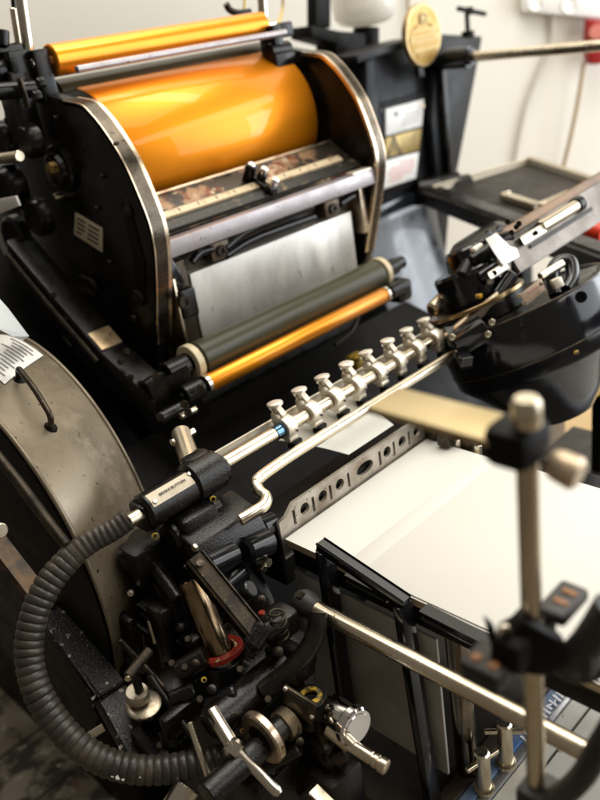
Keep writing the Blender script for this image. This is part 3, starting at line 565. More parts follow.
# round nut with washer, stem and cross pin (left)
w0 = D(144,706,.86); nt_ = P(MB().prof(w0, Z-Y*.15, [(0,.016),(.001,.0185),(.003,.0185),(.0045,.016)], 48), 'round_washer', 'wornnut')
P(MB().prof(w0+V((-.002,.004,.010)), Z-Y*.15, [(0,.0115),(.001,.0125),(.010,.0125),(.012,.011)], 40), 'round_nut', 'wornnut', nt_)
P(MB().cyl(w0+Z*.0, w0+Z*.05, .0048), 'nut_stem', 'enamel', nt_); m_ = MB(); m_.cyl(w0+V((-.008,0,.047)), w0+V((.026,.004,.055)), .0055); P(m_, 'cross_pin', 'greasy', nt_)
P(MB().prof(w0+V((-.009,-.003,.048)), -X-Y, [(0,.003),(.002,.003)], 16), 'brass_plug', 'rodbrass', nt_)
m_ = MB(); m_.bar(w0+V((.0,.03,-.03)), w0+V((.07,.0,-.01)), .04, .03, Z, .006); m_.cyl(D(178,672,.88), D(206,656,.88), .012); m_.cyl(D(172,700,.87), D(196,690,.87), .010); m_.box(D(168,640,.93), (.02,.03,.10), bev=.005); m_.box(D(182,690,.90), (.05,.05,.05), bev=.01); P(m_, 'tie_casting', 'cast')
for px, py, d_ in ((185,668,.862),(168,734,.86),(172,664,.865),(200,700,.848),(160,746,.86),(188,640,.89),(240,670,.85),(252,655,.855),(226,735,.845),(268,700,.84)): bolt(D(px,py,d_), (Z-Y*.6-X*.3).normalized(), PR, .0042, .005)
m_ = MB(); m_.box(D(165,740,.885), (.05,.06,.03), bev=.006); m_.cyl(D(165,728,.86), D(172,745,.86), .009); P(m_, 'pipe_clip', 'cast')
# more small pieces of the crowded mechanism
for p, q_, r_, m in ((D(120,640,.92),D(176,700,.87),.0035,'greasy'),(D(206,706,.85),D(236,690,.84),.007,'gloss'),(D(150,676,.885),D(196,742,.85),.0045,'enamel'),(D(258,770,.84),D(300,748,.83),.007,'enamel'),(D(150,560,.93),D(178,600,.90),.008,'cast'),(D(232,600,.88),D(252,588,.87),.010,'gloss')):
    P(MB().cyl(p, q_, r_, ch=.0015), 'cross_shaft', m)
for p, sz in ((D(182,716,.865),(.05,.014,.03)),(D(130,640,.95),(.012,.04,.08)),(D(196,636,.915),(.03,.03,.02)),(D(290,660,.90),(.03,.05,.03))):
    P(MB().box(p, sz, bev=.004), 'link_block', 'cast')
sp2 = MB(); c0 = D(282,640,.87); sp2.tube([c0 + Z*(.0012*k) + X*math.cos(k*.9)*.008 + Y*math.sin(k*.9)*.008 for k in range(34)], .0014, 8, n=3); P(sp2, 'spring', 'greasy')
for px, py, d_, r_ in ((212,690,.845,.0035),(196,664,.86,.003),(236,712,.835,.003),(180,628,.905,.0035),(160,612,.925,.003),(278,652,.86,.004),(246,664,.852,.0028),(300,742,.83,.003),(150,718,.865,.003),(228,628,.875,.003),(262,600,.87,.003)):
    P(MB().prof(D(px,py,d_), (Z-Y*.5-X*.4), [(0,r_*1.4),(.003,r_*1.4),(.0035,r_),(.006,r_),(.0065,r_*.7)], 16), 'stud', random.choice(['greasy','cast','greasy','enamel']))
# black lever with chipped paint
q0, q1, q2 = D(52,612,1.0), D(112,694,.93), D(150,762,.89)
lvr = MB(); lvr.bar(q0, q1, .026, .016, Z, .004); lvr.bar(q1-V((0,0,.002)), q2, .034, .020, Z, .006)
P(lvr, 'chipped_lever', mat('chipped_black', (.010,.009,.008), .32, 0, ((.025,.02,.015), 40, .45, .7), [((.42,.38,.33), 85, .66), ((.25,.2,.15), 260, .68)], .8, 300, .1), label='black lever with chipped white flecks')
P(MB().cyl(D(86,738,.95), D(112,722,.93), .005), 'steel_pin', 'steel')
b = MB()
for px, py, w_ in ((113,779,.004),(118,781,.0045),(123,783,.003),(140,781,.002)):
    p_ = D(px,py-4,.8225); b.prof(p_, EYE-p_, [(-.002,w_*.7),(.000,w_*.6),(.0006,w_*.3)], 10)
P(b, 'paint_splash', 'paper')
# big dark castings that fill the gaps under the mechanism
m_ = MB(); m_.prism([W(.36, y, z) for y, z in ((.735,-.52),(.70,-.56),(.66,-.64),(.62,-.80),(.64,-1.3),(.80,-1.3),(.80,-.78))], X*.14, .015); P(m_, 'pedestal', 'enamel')
m_ = MB(); m_.box(D(142,560,.97), (.05,.05,.06), bev=.01); m_.cyl(D(112,575,.98), D(124,600,.98), .015); m_.cyl(D(122,560,.93), D(140,552,.93), .014); P(m_, 'side_lugs', 'cast')
bolt(D(131,592,.93), -X-Y, PR, .004, .004, 'nickel'); P(MB().prof(D(113,584,.95), -X-Y*.5, [(0,.012),(.003,.012)], 32), 'oval_plug', 'greasy')

# ------------------------------------------------------------------ flywheel guard
gx0, gx1 = .305, .435
n = 40; rows = []
b = MB(); 
th0, th1 = math.radians(40), math.radians(205)
def gpt(u, t, off=0):
    cy = .944+(1.029-.944)*u; cz = -.563 - .004*u; r = .2324+off + .004*math.sin(math.pi*u)
    return W(gx0+(gx1-gx0)*u, cy+r*math.cos(t), cz+r*math.sin(t))
nu = 8; grid = [[[b.bm.verts.new(gpt(j/nu, th0+(th1-th0)*i/n, o)) for j in range(nu+1)] for i in range(n+1)] for o in (0, -.004)]
for i in range(n):
    for j in range(nu):
        a = grid[0]; c = grid[1]
        b.bm.faces.new((a[i][j], a[i+1][j], a[i+1][j+1], a[i][j+1])); b.bm.faces.new((c[i][j], c[i][j+1], c[i+1][j+1], c[i+1][j]))
    for j in (0, nu): b.bm.faces.new((grid[0][i][j], grid[0][i+1][j], grid[1][i+1][j], grid[1][i][j]))
for i in (0, n):
    for j in range(nu): b.bm.faces.new((grid[0][i][j], grid[0][i][j+1], grid[1][i][j+1], grid[1][i][j]))
gd = P(b, 'flywheel_guard', 'guard', label='aged grey curved metal guard with oil specks')
def hitg(px, py, off=0):                                  # where a sight line meets the guard
    best = None
    for j in range(81):
        for i in range(161):
            p = gpt(j/80, th0+(th1-th0)*i/160, off); c_ = R.transposed() @ (p-EYE); u, v = 300+F*c_.x/-c_.z, 400-F*c_.y/-c_.z
            e_ = (u-px)**2+(v-py)**2
            if best is None or e_ < best[0]: best = (e_, j/80, th0+(th1-th0)*i/160)
    return best[1], best[2]
for u in (0, 1):
    P(MB().tube([gpt(u, th0+(th1-th0)*i/30, 0) for i in range(31)], .003, 10, n=2), 'rolled_edge', 'guard', gd)
# handle
u0, t0 = hitg(19,380); u1, t1 = hitg(51,428)
pa, pb = gpt(u0,t0,-.002), gpt(u1,t1,-.002); na = gpt(u0,t0,1)-gpt(u0,t0,0); nb = gpt(u1,t1,1)-gpt(u1,t1,0)
na = na.normalized(); nb = nb.normalized()
P(MB().tube([pa, pa+na*.014, pa+na*.022+(pb-pa)*.06, pa+na*.024+(pb-pa)*.2, (pa+pb)/2+(na+nb)*.0135, pb+nb*.024+(pa-pb)*.2, pb+nb*.022+(pa-pb)*.06, pb+nb*.014, pb], .0036, 14), 'grab_handle', 'greasy', gd)
m_ = MB(); m_.prof(pa, na, [(0,.009),(.003,.007),(.006,.0045)], 24); m_.prof(pb, nb, [(0,.009),(.003,.007),(.006,.0045)], 24); P(m_, 'handle_foot', 'matte', gd)
# printed notice glued to the guard
u_b, t_b = hitg(37,364); u_a, t_a = hitg(0,379)
b = MB(); ua, ub = .32, .93; ta_, tb_ = t_b-.62, t_b-.02
g2 = [[b.bm.verts.new(gpt(ua+(ub-ua)*j/4, ta_+(tb_-ta_)*i/24, .0012)) for j in range(5)] for i in range(25)]
for i in range(24):
    for j in range(4): b.bm.faces.new((g2[i][j], g2[i+1][j], g2[i+1][j+1], g2[i][j+1]))
nl = P(b, 'printed_notice', 'label', gd)
for k in range(11):
    uu = ua+.07+(ub-ua-.12)*k/10; m_ = MB(); tt = tb_ - .04-(.03 if k % 3 else 0)
    pp = [gpt(uu, tt-.02*i, .0020) for i in range(int(8+10*random.random()))]
    m_.tube(pp, .0006, 6, n=1, smooth=False); P(m_, 'print_line', 'inkgrey', nl)
# black inner guard and edge rod, lower left
P(MB().prism([gpt(0, math.radians(t), -.006)-X*.004 for t in range(60, 206, 8)] + [W(gx0-.004, .90, -.90), W(gx0-.004, 1.12, -.84)], X*.006, .001), 'guard_side', 'matte')
P(MB().tube([A(-6,452,x=.235), A(22,487,x=.235), A(45,518,x=.235), A(66,545,x=.235)], .0045, 10), 'edge_rod', 'greasy')
m_ = MB(); m_.bar(A(-6,540,x=.25), A(34,592,x=.25), .012, .02, Z, .004); P(m_, 'lower_strut', mat('rusty_strut', (.13,.075,.035), .5, .3, ((.04,.03,.02), 40, .4, .6), None, .2, 120))
m_ = MB(); m_.cyl(A(1,531,x=.24), A(-8,528,x=.24), .008); P(m_, 'strut_end', 'rodbrass')

# ------------------------------------------------------------------ gripper windmill hub on the right
nc = V((-.43, .88, .14)).normalized(); hn = (R @ nc).normalized(); hu = (R @ V((.905, .41, -.02))); hu = (hu-hn*hn.dot(hu)).normalized(); hv = hn.cross(hu)
hc = D(516,302,1.25)
def HP(u, v, w): return hc + hu*u + hv*v + hn*w
b = MB(); b.prof(hc-hn*.19, hn, [(0,.045),(.03,.075),(.075,.110),(.095,.128),(.101,.132),(.183,.135),(.188,.134),(.190,.129),(.186,.120)], 96); hubc = P(b, 'windmill_casing', 'gloss', label='big glossy black round casing of the gripper arms')
P(MB().ring(hc-hn*.0025, hn, .1295, .1348, .0035, 96), 'casing_rim', 'greasy', hubc)
P(MB().ring(hc-hn*.07, hn, .125, .1340, .002, 96), 'casing_seam', 'greasy', hubc)
for px, py in ((581,297),): 
    P(MB().prof(D(px,py,1.11), (EYE-D(px,py,1.11)), [(0,.008),(.004,.008),(.004,.005),(.001,.005)], 20), 'casing_hole', 'matte', hubc)
P(MB().prof(hc-hn*.01, hn, [(0,.119),(.008,.119)], 64), 'top_cover', 'enamel', hubc)
P(MB().prof(HP(-.05,.02,0), hn, [(0,.072),(.02,.072),(.022,.070)], 64), 'turret', 'enamel', hubc)
P(MB().ring(HP(-.05,.02,.022), hn, .064, .076, .006, 64), 'bronze_ring', mat('bronze_track', (.40,.28,.14), .28, 1, ((.2,.13,.06), 30, .4, .7)), hubc)
P(MB().prof(HP(-.045,.03,.02), hn, [(0,.050),(.055,.050),(.06,.046)], 56), 'hub_cap', 'gloss', hubc)
P(MB().prof(HP(-.03,.03,.075), hn, [(0,.032),(.03,.032),(.033,.029)], 48), 'hub_cap', 'gloss', hubc)
# small printed plate and lever on the hub
q = [D(520,294,1.13), D(541,278,1.13), D(546,290,1.13), D(526,306,1.13)]; nq = (EYE-q[0]).normalized()
sm_ = P(MB().prism(q, -nq*.006, .0008), 'small_plate', mat('pinkish_plate', (.55,.43,.34), .4, .2, ((.4,.28,.2), 50, .45, .7)), hubc)
P(MB().bar(q[0]+(q[2]-q[0])*.3+nq*.001, q[0]+(q[1]-q[0])*.8+(q[3]-q[0])*.4+nq*.001, .0006, .002, Z, 0), 'print_line', 'inkpink', sm_)
for px, py in ((519,296),(524,303),(541,284),(545,292)): bolt(D(px,py,1.125), nq, sm_, .0035, .004, 'rodbrass')
m_ = MB(); m_.tube([D(556,295,1.16), D(552,275,1.17), D(558,263,1.18), D(570,262,1.18), D(572,278,1.17), D(566,290,1.16)], .010, 14); P(m_, 'hub_lever', 'gloss', hubc)
P(MB().cyl(D(540,277,1.14), D(563,263,1.15), .006), 'lever_pin', 'steel', hubc)
P(MB().box(D(557,283,1.13), (.014,.014,.014), (hu,hv,hn), .002), 'clamp_block', 'nickel', hubc)
# lower housing of the near gripper head (grey-blue block + clasp)
P(MB().bar(D(456,345,1.17), D(486,326,1.16), .03, .03, Z, .003), 'gripper_block', 'gloss', hubc)
for p_ in ((492,322),(488,334),(452,337)): P(MB().prof(D(*p_,1.14), (EYE-D(*p_,1.14)), [(0,.005),(.006,.005),(.007,.003)], 6), 'bolt', 'rodbrass', hubc)
P(MB().bar(D(449,330,1.21), D(467,363,1.15), .012, .016, Z, .002), 'clasp_arm', 'gloss', hubc)
m_ = MB(); m_.bar(D(446,338,1.20), D(500,296,1.20), .012, .008, Z, .002); P(m_, 'bronze_track', 'rodbrass', hubc)
m_ = MB(); m_.prof(D(431,311,1.27), D(456,291,1.30)-D(431,311,1.27), [(0,.008),(.004,.012),(.05,.016)], 28); P(m_, 'taper_pin', 'strap', hubc)
# upper left black casting
poly = [(452,268),(460,252),(482,238),(503,227),(515,228),(520,242),(508,262),(500,280),(488,292),(470,300),(452,318),(440,312),(456,290)]
cast_ = P(MB().prism([D(px,py,1.26) for px, py in poly], FW*.05, .006), 'gripper_head', 'enamel', hubc)
for px0, py0, px1, py1, r, m in ((470,262,492,248,.010,'enamel'),(478,280,505,262,.012,'gloss'),(472,252,482,246,.006,'nickel'),(498,240,512,236,.009,'enamel'),(462,278,470,262,.012,'enamel'),(494,300,512,274,.012,'gloss')):
    P(MB().cyl(D(px0,py0,1.225), D(px1,py1,1.235), r, ch=.003), 'head_pin', m, hubc)
for px, py in ((483,290),(500,262),(468,318),(464,312),(478,296),(490,282),(512,250),(508,222),(519,224)): bolt(D(px,py,1.215), nq, hubc, .005, .006, random.choice(['steel','rodbrass','enamel']))
P(MB().box(D(479,296,1.21), (.008,.008,.006), bev=.001), 'yellow_block', mat('amber_paint', (.6,.32,.02), .4), hubc)
# far gripper arm: wide steel blade, tube and silver bracket
ya = .66
bl = [D(508,270,1.24), D(545,256,1.22), D(640,196,1.36), D(640,150,1.40), D(590,195,1.36)]
a0, a1 = D(510,257,1.22), D(640,177,1.42); ad = (a1-a0).normalized()
arm = P(MB().bar(a0, a1, .055, .006, (EYE-a0), .001), 'far_gripper_arm', mat('brushed_blade', (.20,.18,.16), .46, .8, ((.13,.11,.09), 24, .4, .7), None, .06, 200, .08), label='wide steel blade of the far gripper arm')
up = (EYE-a0).normalized(); sd = ad.cross(up); sd = sd if sd.z > 0 else -sd
def AP(t, s, w): return a0 + ad*t + sd*s + up*w
P(MB().cyl(AP(.09,.022,.010), AP(.20,.022,.010), .010), 'arm_tube', 'rodbrass', arm); P(MB().cyl(AP(.19,.022,.010), AP(.205,.022,.010), .0125), 'arm_collar', 'enamel', arm)
P(MB().box(AP(.07,.016,.010), (.06,.022,.018), (ad,sd,up), .002), 'arm_carriage', 'nickel', arm); P(MB().box(AP(.065,.036,.006), (.07,.012,.014), (ad,sd,up), .002), 'arm_carriage', 'greasy', arm)
P(MB().bar(AP(-.01,.044,-.004), AP(.30,.046,-.004), .022, .006, up), 'wood_strip', mat('brown_wood_strip', (.30,.17,.075), .45, 0, ((.16,.09,.04), 14, .4, .7)), arm)
P(MB().bar(AP(.05,-.004,.006), AP(.22,-.004,.006), .004, .004, up), 'arm_slot', 'ink', arm)
P(MB().prism([AP(-.024,.062,.018), AP(.002,.062,.018), AP(.012,.020,.018), AP(.022,.010,.018), AP(.018,-.010,.018), AP(-.022,-.010,.018), AP(-.024,.03,.018)], up*.010, .001), 'silver_bracket', mat('bare_aluminium', (.62,.61,.58), .45, .4), arm)
m_ = MB(); m_.box(AP(-.012,.070,.02), (.014,.016,.016), (ad,sd,up), .003); m_.box(AP(.012,.066,.02), (.014,.016,.016), (ad,sd,up), .003); P(m_, 'bracket_screws', 'enamel', arm)
P(MB().box(AP(-.035,-.012,.014), (.045,.018,.018), (ad,sd,up), .002), 'arm_block', 'nickel', arm)
for t, s in ((-.045,-.012),(.075,.016),(.03,.045),(.045,.05)): P(MB().prof(AP(t,s,.022), up, [(0,.004),(.003,.004)], 16), 'screw_head', 'enamel', arm)
# hose under the hub
P(MB().tube([D(530,412,1.45), D(545,410,1.45), D(570,404,1.46), D(592,390,1.46), D(612,370,1.46)], .013, 14), 'drain_hose', 'rubber')
m_ = MB(); m_.box(D(588,372,1.4), (.03,.03,.045), bev=.006); P(m_, 'drain_fitting', 'nickel'); P(MB().box(D(592,386,1.4), (.02,.03,.03), bev=.004), 'yellow_block', 'yellow')
P(MB().prof(D(576,352,1.13), -hn+up, [(0,.004),(.002,.004)], 16), 'brass_plug', 'yellow')
P(MB().box(V((A(599,420,y=.62).x, .62, -.80+H)), (.02,.02,.56), bev=.002), 'black_post', 'matte')

# ------------------------------------------------------------------ delivery: hole plate, pile board, guides
zp = -.558+H
yh = .642
cu = bpy.data.curves.new('t', 'CURVE'); cu.dimensions = '2D'; cu.fill_mode = 'BOTH'; cu.extrude = .0022
xp0 = A(279,530,y=yh).x; xp1 = .81
zt_ = A(350,463,y=yh).z-zp
def poly2(pts):
    s = cu.splines.new('POLY'); s.points.add(len(pts)-1); s.use_cyclic_u = True
    for p, (u, v) in zip(s.points, pts): p.co = (u, v, 0, 1)
W_ = xp1-xp0
poly2([(0,-.03),(W_,-.03),(W_,zt_),(.026,zt_),(.012,zt_-.012),(0,zt_-.014)])
def circ2(cx, cz, r, sx=1): poly2([(cx+r*sx*math.cos(-2*math.pi*i/20), cz+r*math.sin(-2*math.pi*i/20)) for i in range(20)])
hz = zt_*.52
for px, py in ((304,511),(322,499),(339,487),(386,453),(401,443),(416,433)): circ2(A(px,py,y=yh).x-xp0, hz, .0076)
circ2(A(364,469,y=yh).x-xp0, hz-.001, .0085, 1.9)
for px, py in ((294,521),(313,508),(330,496),(348,483),(379,460),(393,450),(408,440)):
    cx_ = A(px,py,y=yh).x-xp0; poly2([(cx_-.0022,hz-.013),(cx_-.0022,hz+.008),(cx_+.0022,hz+.008),(cx_+.0022,hz-.013)])
t = bpy.data.objects.new('t', cu); C.objects.link(t); dg = bpy.context.evaluated_depsgraph_get(); me = bpy.data.meshes.new_from_object(t.evaluated_get(dg)); bpy.data.objects.remove(t)
for v in me.vertices: v.co = V((v.co.x, -v.co.z, v.co.y))
me.materials.clear(); me.materials.append(mat('scuffed_grey_plate', (.52,.48,.42), .40, .65, ((.26,.21,.16), 22, .42, .68), ((.08,.05,.03), 200, .70), .12, 200, .08))
hp_ = bpy.data.objects.new('perforated_plate', me); C.objects.link(hp_); hp_['wo'] = (xp0, yh, zp); hp_.parent = PR; hp_.location = V((xp0, yh, zp))-V(PR['wo']); hp_['label'] = 'scuffed metal plate with a row of holes and slots'
P(MB().box(V((xp0+W_/2, yh+.03, zp-.03)), (W_, .05, .09), bev=.004), 'plate_backing', 'matte')
m_ = MB(); m_.box(A(448,430,y=.60), (.03,.02,.04), bev=.003); m_.box(A(468,446,y=.58), (.02,.02,.04), bev=.003); m_.box(A(436,425,y=.63), (.03,.02,.05), bev=.003); P(m_, 'side_guides', 'greasy')
m_ = MB(); m_.cyl(A(458,450,y=.59), A(458,438,y=.59), .006); m_.cyl(A(478,458,y=.56), A(478,444,y=.56), .006); P(m_, 'guide_pins', 'steel')
# pile board and side sheet
xe = .512
P(MB().box(W(.675,.40,-.582), (.325,.46,.026), bev=.003), 'pile_board', 'enamel')
P(MB().box(W(xe+.004,.53,-.705), (.004,.21,.20), bev=.0008), 'side_sheet', 'greypaint')
P(MB().box(W(.66,.53,-.95), (.30,.28,.16), bev=.01), 'pile_base', 'enamel')
# bent flat-bar frame
def fb_(pts, w, h, up): 
    m_ = MB()
    for a, b_ in zip(pts, pts[1:]): m_.bar(a, b_, w, h, up, .002)
    return m_
fA, fB = A(324,546,x=.497), A(402,600,x=.497)
fr_ = MB(); fr_.bar(fA+V((0,.004,0)), fB-V((0,.004,0)), .012, .009, Z, .002); fr_.bar(fA-Z*.004+X*.0, A(362,820,x=.497), .020, .012, Y, .002); fr_.bar(fB-Z*.004, A(437,830,x=.497), .020, .012, Y, .002)
P(fr_, 'guide_frame', 'gloss', label='black flat bar frame standing against the paper pile')
P(MB().bar(A(350,576,x=.506), A(388,596,x=.506), .010, .010, Z, .002), 'frame_stop', 'gloss')
P(MB().bar(A(425,612,x=.503), A(520,660,x=.503), .010, .010, Z, .002), 'board_edge_bar', 'gloss')
# support column, T screws, delivery table strips
sc_ = A(462,700,x=.56); P(MB().cyl(V((sc_.x, sc_.y, -.86+H)), V((sc_.x, sc_.y, -.595+H)), .0135, seg=40), 'support_column', mat('dark_chrome', (.16,.13,.10), .16, 1, ((.3,.25,.18), 20, .5, .7)))
zt2 = -.85
dt = P(MB().box(W(.93,.59,zt2-.02), (.94,.30,.04), bev=.002), 'delivery_table', 'darkmetal')
P(MB().box(W(.93,.430,zt2-.016), (.94,.020,.044), bev=.002), 'channel_strip', mat('brown_channel', (.10,.075,.052), .4, .6, ((.05,.04,.03), 20, .4, .7)), dt)
P(MB().box(W(.93,.443,zt2-.0195), (.94,.006,.03), bev=.001), 'channel_groove', 'ink', dt)
tp = P(MB().box(W(.93,.4125,zt2-.018), (.94,.0145,.042), bev=.002), 'blue_tape', 'tape', dt)
P(MB().box(W(.93,.3985,zt2-.020), (.94,.0125,.040), bev=.002), 'edge_strip', 'edgegrey', dt)
P(MB().box(W(.93,.232,zt2-.022), (.94,.3195,.040), bev=.003), 'pale_counter', 'slab', dt)
P(MB().box(W(.93,.366,zt2-.0015), (.94,.002,.002), bev=0), 'counter_seam', 'ink', dt)
random.seed(3)
m_ = MB(); xw = .640
while xw < .80:                                        # scuffed white stencil strokes, unreadable in the photograph
    hh = random.uniform(.008,.013); m_.bar(W(xw,.405-hh/2,zt2+.0035), W(xw+random.uniform(.0,.004),.405+hh/2,zt2+.0035), random.uniform(.002,.004), .0008, Z, 0)
    if random.random() < .6: m_.bar(W(xw,.405+random.choice((-.004,0,.004)),zt2+.0036), W(xw+.007,.405+random.choice((-.004,0,.004)),zt2+.0036), .0022, .0008, Z, 0)
    xw += random.uniform(.007,.011)
P(m_, 'white_stencil', 'tapewhite', dt)
for px, py, tx, ty_, dd in ((484,789,478,756,X*.9-Y*.25), (506,764,496,732,X*.62+Y*-.78)):
    s0 = A(px, py, z=zt2+.001); top_ = A(tx, ty_, y=s0.y); h_ = top_.z-s0.z
    ts = P(MB().prof(s0, Z, [(0,.0125),(.005,.0125),(.006,.0092),(h_-.002,.0092),(h_,.007)], 32), 'tee_screw', 'rodbrass')
    dd = dd.normalized()
    P(MB().prof(s0+Z*(h_-.014)-dd*.024, dd, [(0,.002),(.0015,.0036),(.0465,.0036),(.048,.002)], 20), 'tee_bar', 'rodbrass', ts)
m_ = MB(); m_.box(A(392,720,x=.60), (.05,.05,.04), bev=.008); m_.cyl(A(384,735,x=.58), A(400,718,x=.58), .016); P(m_, 'dark_latch', 'enamel')
# cross rod toward the viewer, with rubber ball joint
rA = A(306,603,x=.462); rB = A(640,781,x=.462); zr_ = (A(310,605,x=.462).z+A(600,760,x=.462).z)/2
rod = P(MB().cyl(V((.462, rA.y, zr_)), V((.462, rB.y, zr_)), .0094, seg=40), 'cross_rod', 'rodbrass', label='long pale rod running in front of the paper pile')
P(MB().prof(V((.462, rA.y+.016, zr_)), -Y, [(0,.006),(.004,.012),(.012,.0155),(.022,.0150),(.030,.0115),(.033,.010)], 36), 'ball_joint', 'rubber', rod)

# ------------------------------------------------------------------ paper
stack = thing('paper_pile', 'pile of blank cream paper sheets on the black board at the right', 'paper', W(.65,.40,-.5695))
pz = W(0,0,-.558).z
for k in range(7):
    cr = math.radians(random.uniform(-.25,.25)); P(MB().box(W(.6515+random.uniform(-.0012,.0012),.4165+random.uniform(-.001,.001),-.5683+.0016*k), (.279,.439,.0013), (V((math.cos(cr),math.sin(cr),0)), V((-math.sin(cr),math.cos(cr),0)), Z), 0), 'sheet', 'paperedge', stack)
P(MB().box(V((.6505,.4165,pz)), (.280,.440,.0008), bev=0), 'top_sheet', 'paper', stack)
# a slightly shifted sheet on top makes the faint line seen across the pile
u0, u1 = A(400,545,z=-.558), A(486,470,z=-.558)
ys_ = (u0.y+u1.y)/2
P(MB().box(V((.652, ys_-.17, pz+.0016)), (.279, .34, .0014), bev=.0003), 'shifted_sheet', 'paper', stack)
P(MB().box(V((.6505, ys_+.012, pz+.0007)), (.2795, .028, .0006), bev=.0001), 'folded_strip', 'paper', stack)
sq = [W(A(262,446,y=.715).x,.690,A(262,446,y=.715).z-H), A(398,366,y=.705), A(392.5,424,y=.655), A(344,428,y=.650), A(300,440,y=.665)]
# card held by the grippers: a gently curved thin sheet hanging from the rubber pads
b = MB(); xA, xB = xs0-.012, A(393,420,y=.648).x
rows = []
for i in range(13):
    t = i/12; yy = .722 - .074*t; zl_ = A(393,425,y=.648).z; z_ = zg-.018+(zl_-zg+.018)*t + .003*math.sin(math.pi*t)
    rows.append((yy, z_))
top = [[], []]
for k, (yy, z_) in enumerate(rows):
    t = k/12; x_l = xA + (A(345,428,y=.648).x-xA)*t
    for s, dz_ in ((0,0),(1,-.0006)): top[s].append([b.bm.verts.new(V((x_l+(xB-x_l)*j/6, yy, z_+dz_))) for j in range(7)])
for s in (0, 1):
    for k in range(12):
        for j in range(6): b.bm.faces.new((top[s][k][j], top[s][k][j+1], top[s][k+1][j+1], top[s][k+1][j]))
for k in range(12):
    for j in (0, 6): b.bm.faces.new((top[0][k][j], top[0][k+1][j], top[1][k+1][j], top[1][k][j]))
for k in (0, 12):
    for j in range(6): b.bm.faces.new((top[0][k][j], top[0][k][j+1], top[1][k][j+1], top[1][k][j]))
tag(b.build('paper_card', M['paper']), 'small cream card held under the row of steel grippers', 'paper')

# a pale sheet tucked behind the grey guard
o = MB().prism([A(-8,290,x=.34), A(8,308,x=.42), A(29,336,x=.42), A(22,341,x=.42), A(-8,326,x=.34)], V((.0,.0012,.0004)), 0).build('loose_sheet', mat('greyish_sheet', (.62,.63,.60), .6)); tag(o, 'pale grey sheet of paper tucked behind the curved grey guard', 'paper')

# ------------------------------------------------------------------ foreground stand with clamps (out of focus)
pt = D(527,455,.47); k_ = .47/.655
base_z = 0.0
st = thing('guide_stand', 'brass coloured upright rod with two black clamp blocks in front of the paper', 'stand', V((pt.x, pt.y, 0)))
def Q(mb, name, m, par=None, **k): return mb.build(name, M[m] if isinstance(m, str) else m, st if par is None else par, **k)
def S_(px, py, dd=0):                                   # a point at the stand's own distance
    r = ray(px, py); n_ = V((pt.x, pt.y, 0)); t_ = n_.dot(V((pt.x, pt.y, 0)))/n_.dot(r); return EYE + r*t_*(1+dd)
def kv(*a): return V(a)*k_
def kp(pts): return [(t*k_, r*k_) for t, r in pts]
top_z = S_(526,440).z
Q(MB().cyl(V((pt.x, pt.y, .012)), V((pt.x, pt.y, top_z)), .0092*k_, seg=40), 'upright_rod', 'rodbrass')
Q(MB().prof(V((pt.x, pt.y, 0)), Z, [(0,.07),(.008,.07),(.012,.06)], 48), 'foot', 'matte')
kc = S_(517,441)
uc = Q(MB().box(kc, kv(.046,.042,.036), (X,Y,Z), .008), 'upper_clamp', 'matte')
Q(MB().prof(S_(527,426,-.02), Z, kp([(0,.010),(.002,.0115),(.020,.0115),(.024,.009)]), 36), 'clamp_knob', 'rodbrass', uc)
kk = S_(550,461); Q(MB().prof(kk, (S_(578,475,-.02)-kk), kp([(0,.009),(.006,.0130),(.022,.0140),(.026,.011)]), 40), 'clamp_knob', mat('cream_metal', (.62,.48,.33), .35, .5), uc)
bz = kc.z+.003; f0 = A(503,432,z=bz-H); f1 = A(392,394,z=bz-H)
f1 = V((f0.x, f1.y, bz)); f0 = V((f0.x, kc.y-.002, bz))
Q(MB().bar(f0, f1, .046*k_, .005, Z, .001), 'flat_arm', 'flatbrass', label='flat brass coloured arm held in the upper clamp')
lc_ = S_(524,636)
lo = Q(MB().box(lc_, kv(.070,.032,.034), bev=.006), 'lower_clamp', 'matte')
Q(MB().prism([S_(494,622), S_(520,608), S_(560,630), S_(565,650), S_(540,664), S_(512,660)], FW*-.014, .004), 'clamp_jaw', 'matte', lo)
Q(MB().prism([S_(486,622,-.03), S_(496,630,-.03), S_(492,648,-.03)], FW*.008, .001), 'clamp_fin', 'matte', lo)
s1c = S_(489,667,-.04); sh1 = Q(MB().box(s1c, kv(.036,.040,.022), bev=.003), 'sensor_head', mat('dark_plastic', (.016,.014,.012), .4), lo)
for dy_ in (-.009, .008): Q(MB().prof(s1c+kv(-.006,dy_,.0108), Z, kp([(0,.0055),(.0015,.0055),(.0025,.004)]), 24), 'amber_lens', 'amber', sh1)
s2c = S_(563,603,.05); sh2 = Q(MB().box(s2c, kv(.048,.028,.014), bev=.003), 'sensor_head', mat('dark_grey_plastic', (.04,.04,.04), .45, 0, ((.08,.07,.065), 40, .4, .7)), lo)
for dx_ in (-.008, .008): Q(MB().box(s2c+kv(dx_,-.002,.0075), kv(.006,.014,.003), bev=.001), 'amber_lens', 'amber', sh2)
Q(MB().prof(S_(504,630,-.03), -FW, kp([(0,.007),(.004,.007)]), 20), 'clamp_bolt', 'steel', lo)
Q(MB().cyl(S_(560,658), S_(578,640), .004), 'cable_plug', 'rodbrass', lo)
m_ = MB(); m_.tube([S_(556,664,.02), S_(574,674,.02), S_(592,672,.02), S_(612,660,.02)], .0062, 14); m_.tube([S_(566,664), S_(582,650), S_(596,632), S_(612,606)], .0110, 14); m_.box(S_(584,655), (.022,.022,.022), bev=.007); Q(m_, 'sensor_cable', 'rubber', lo)
Q(MB().box(S_(541,794), kv(.04,.04,.028), bev=.008), 'base_clamp', 'rubber')
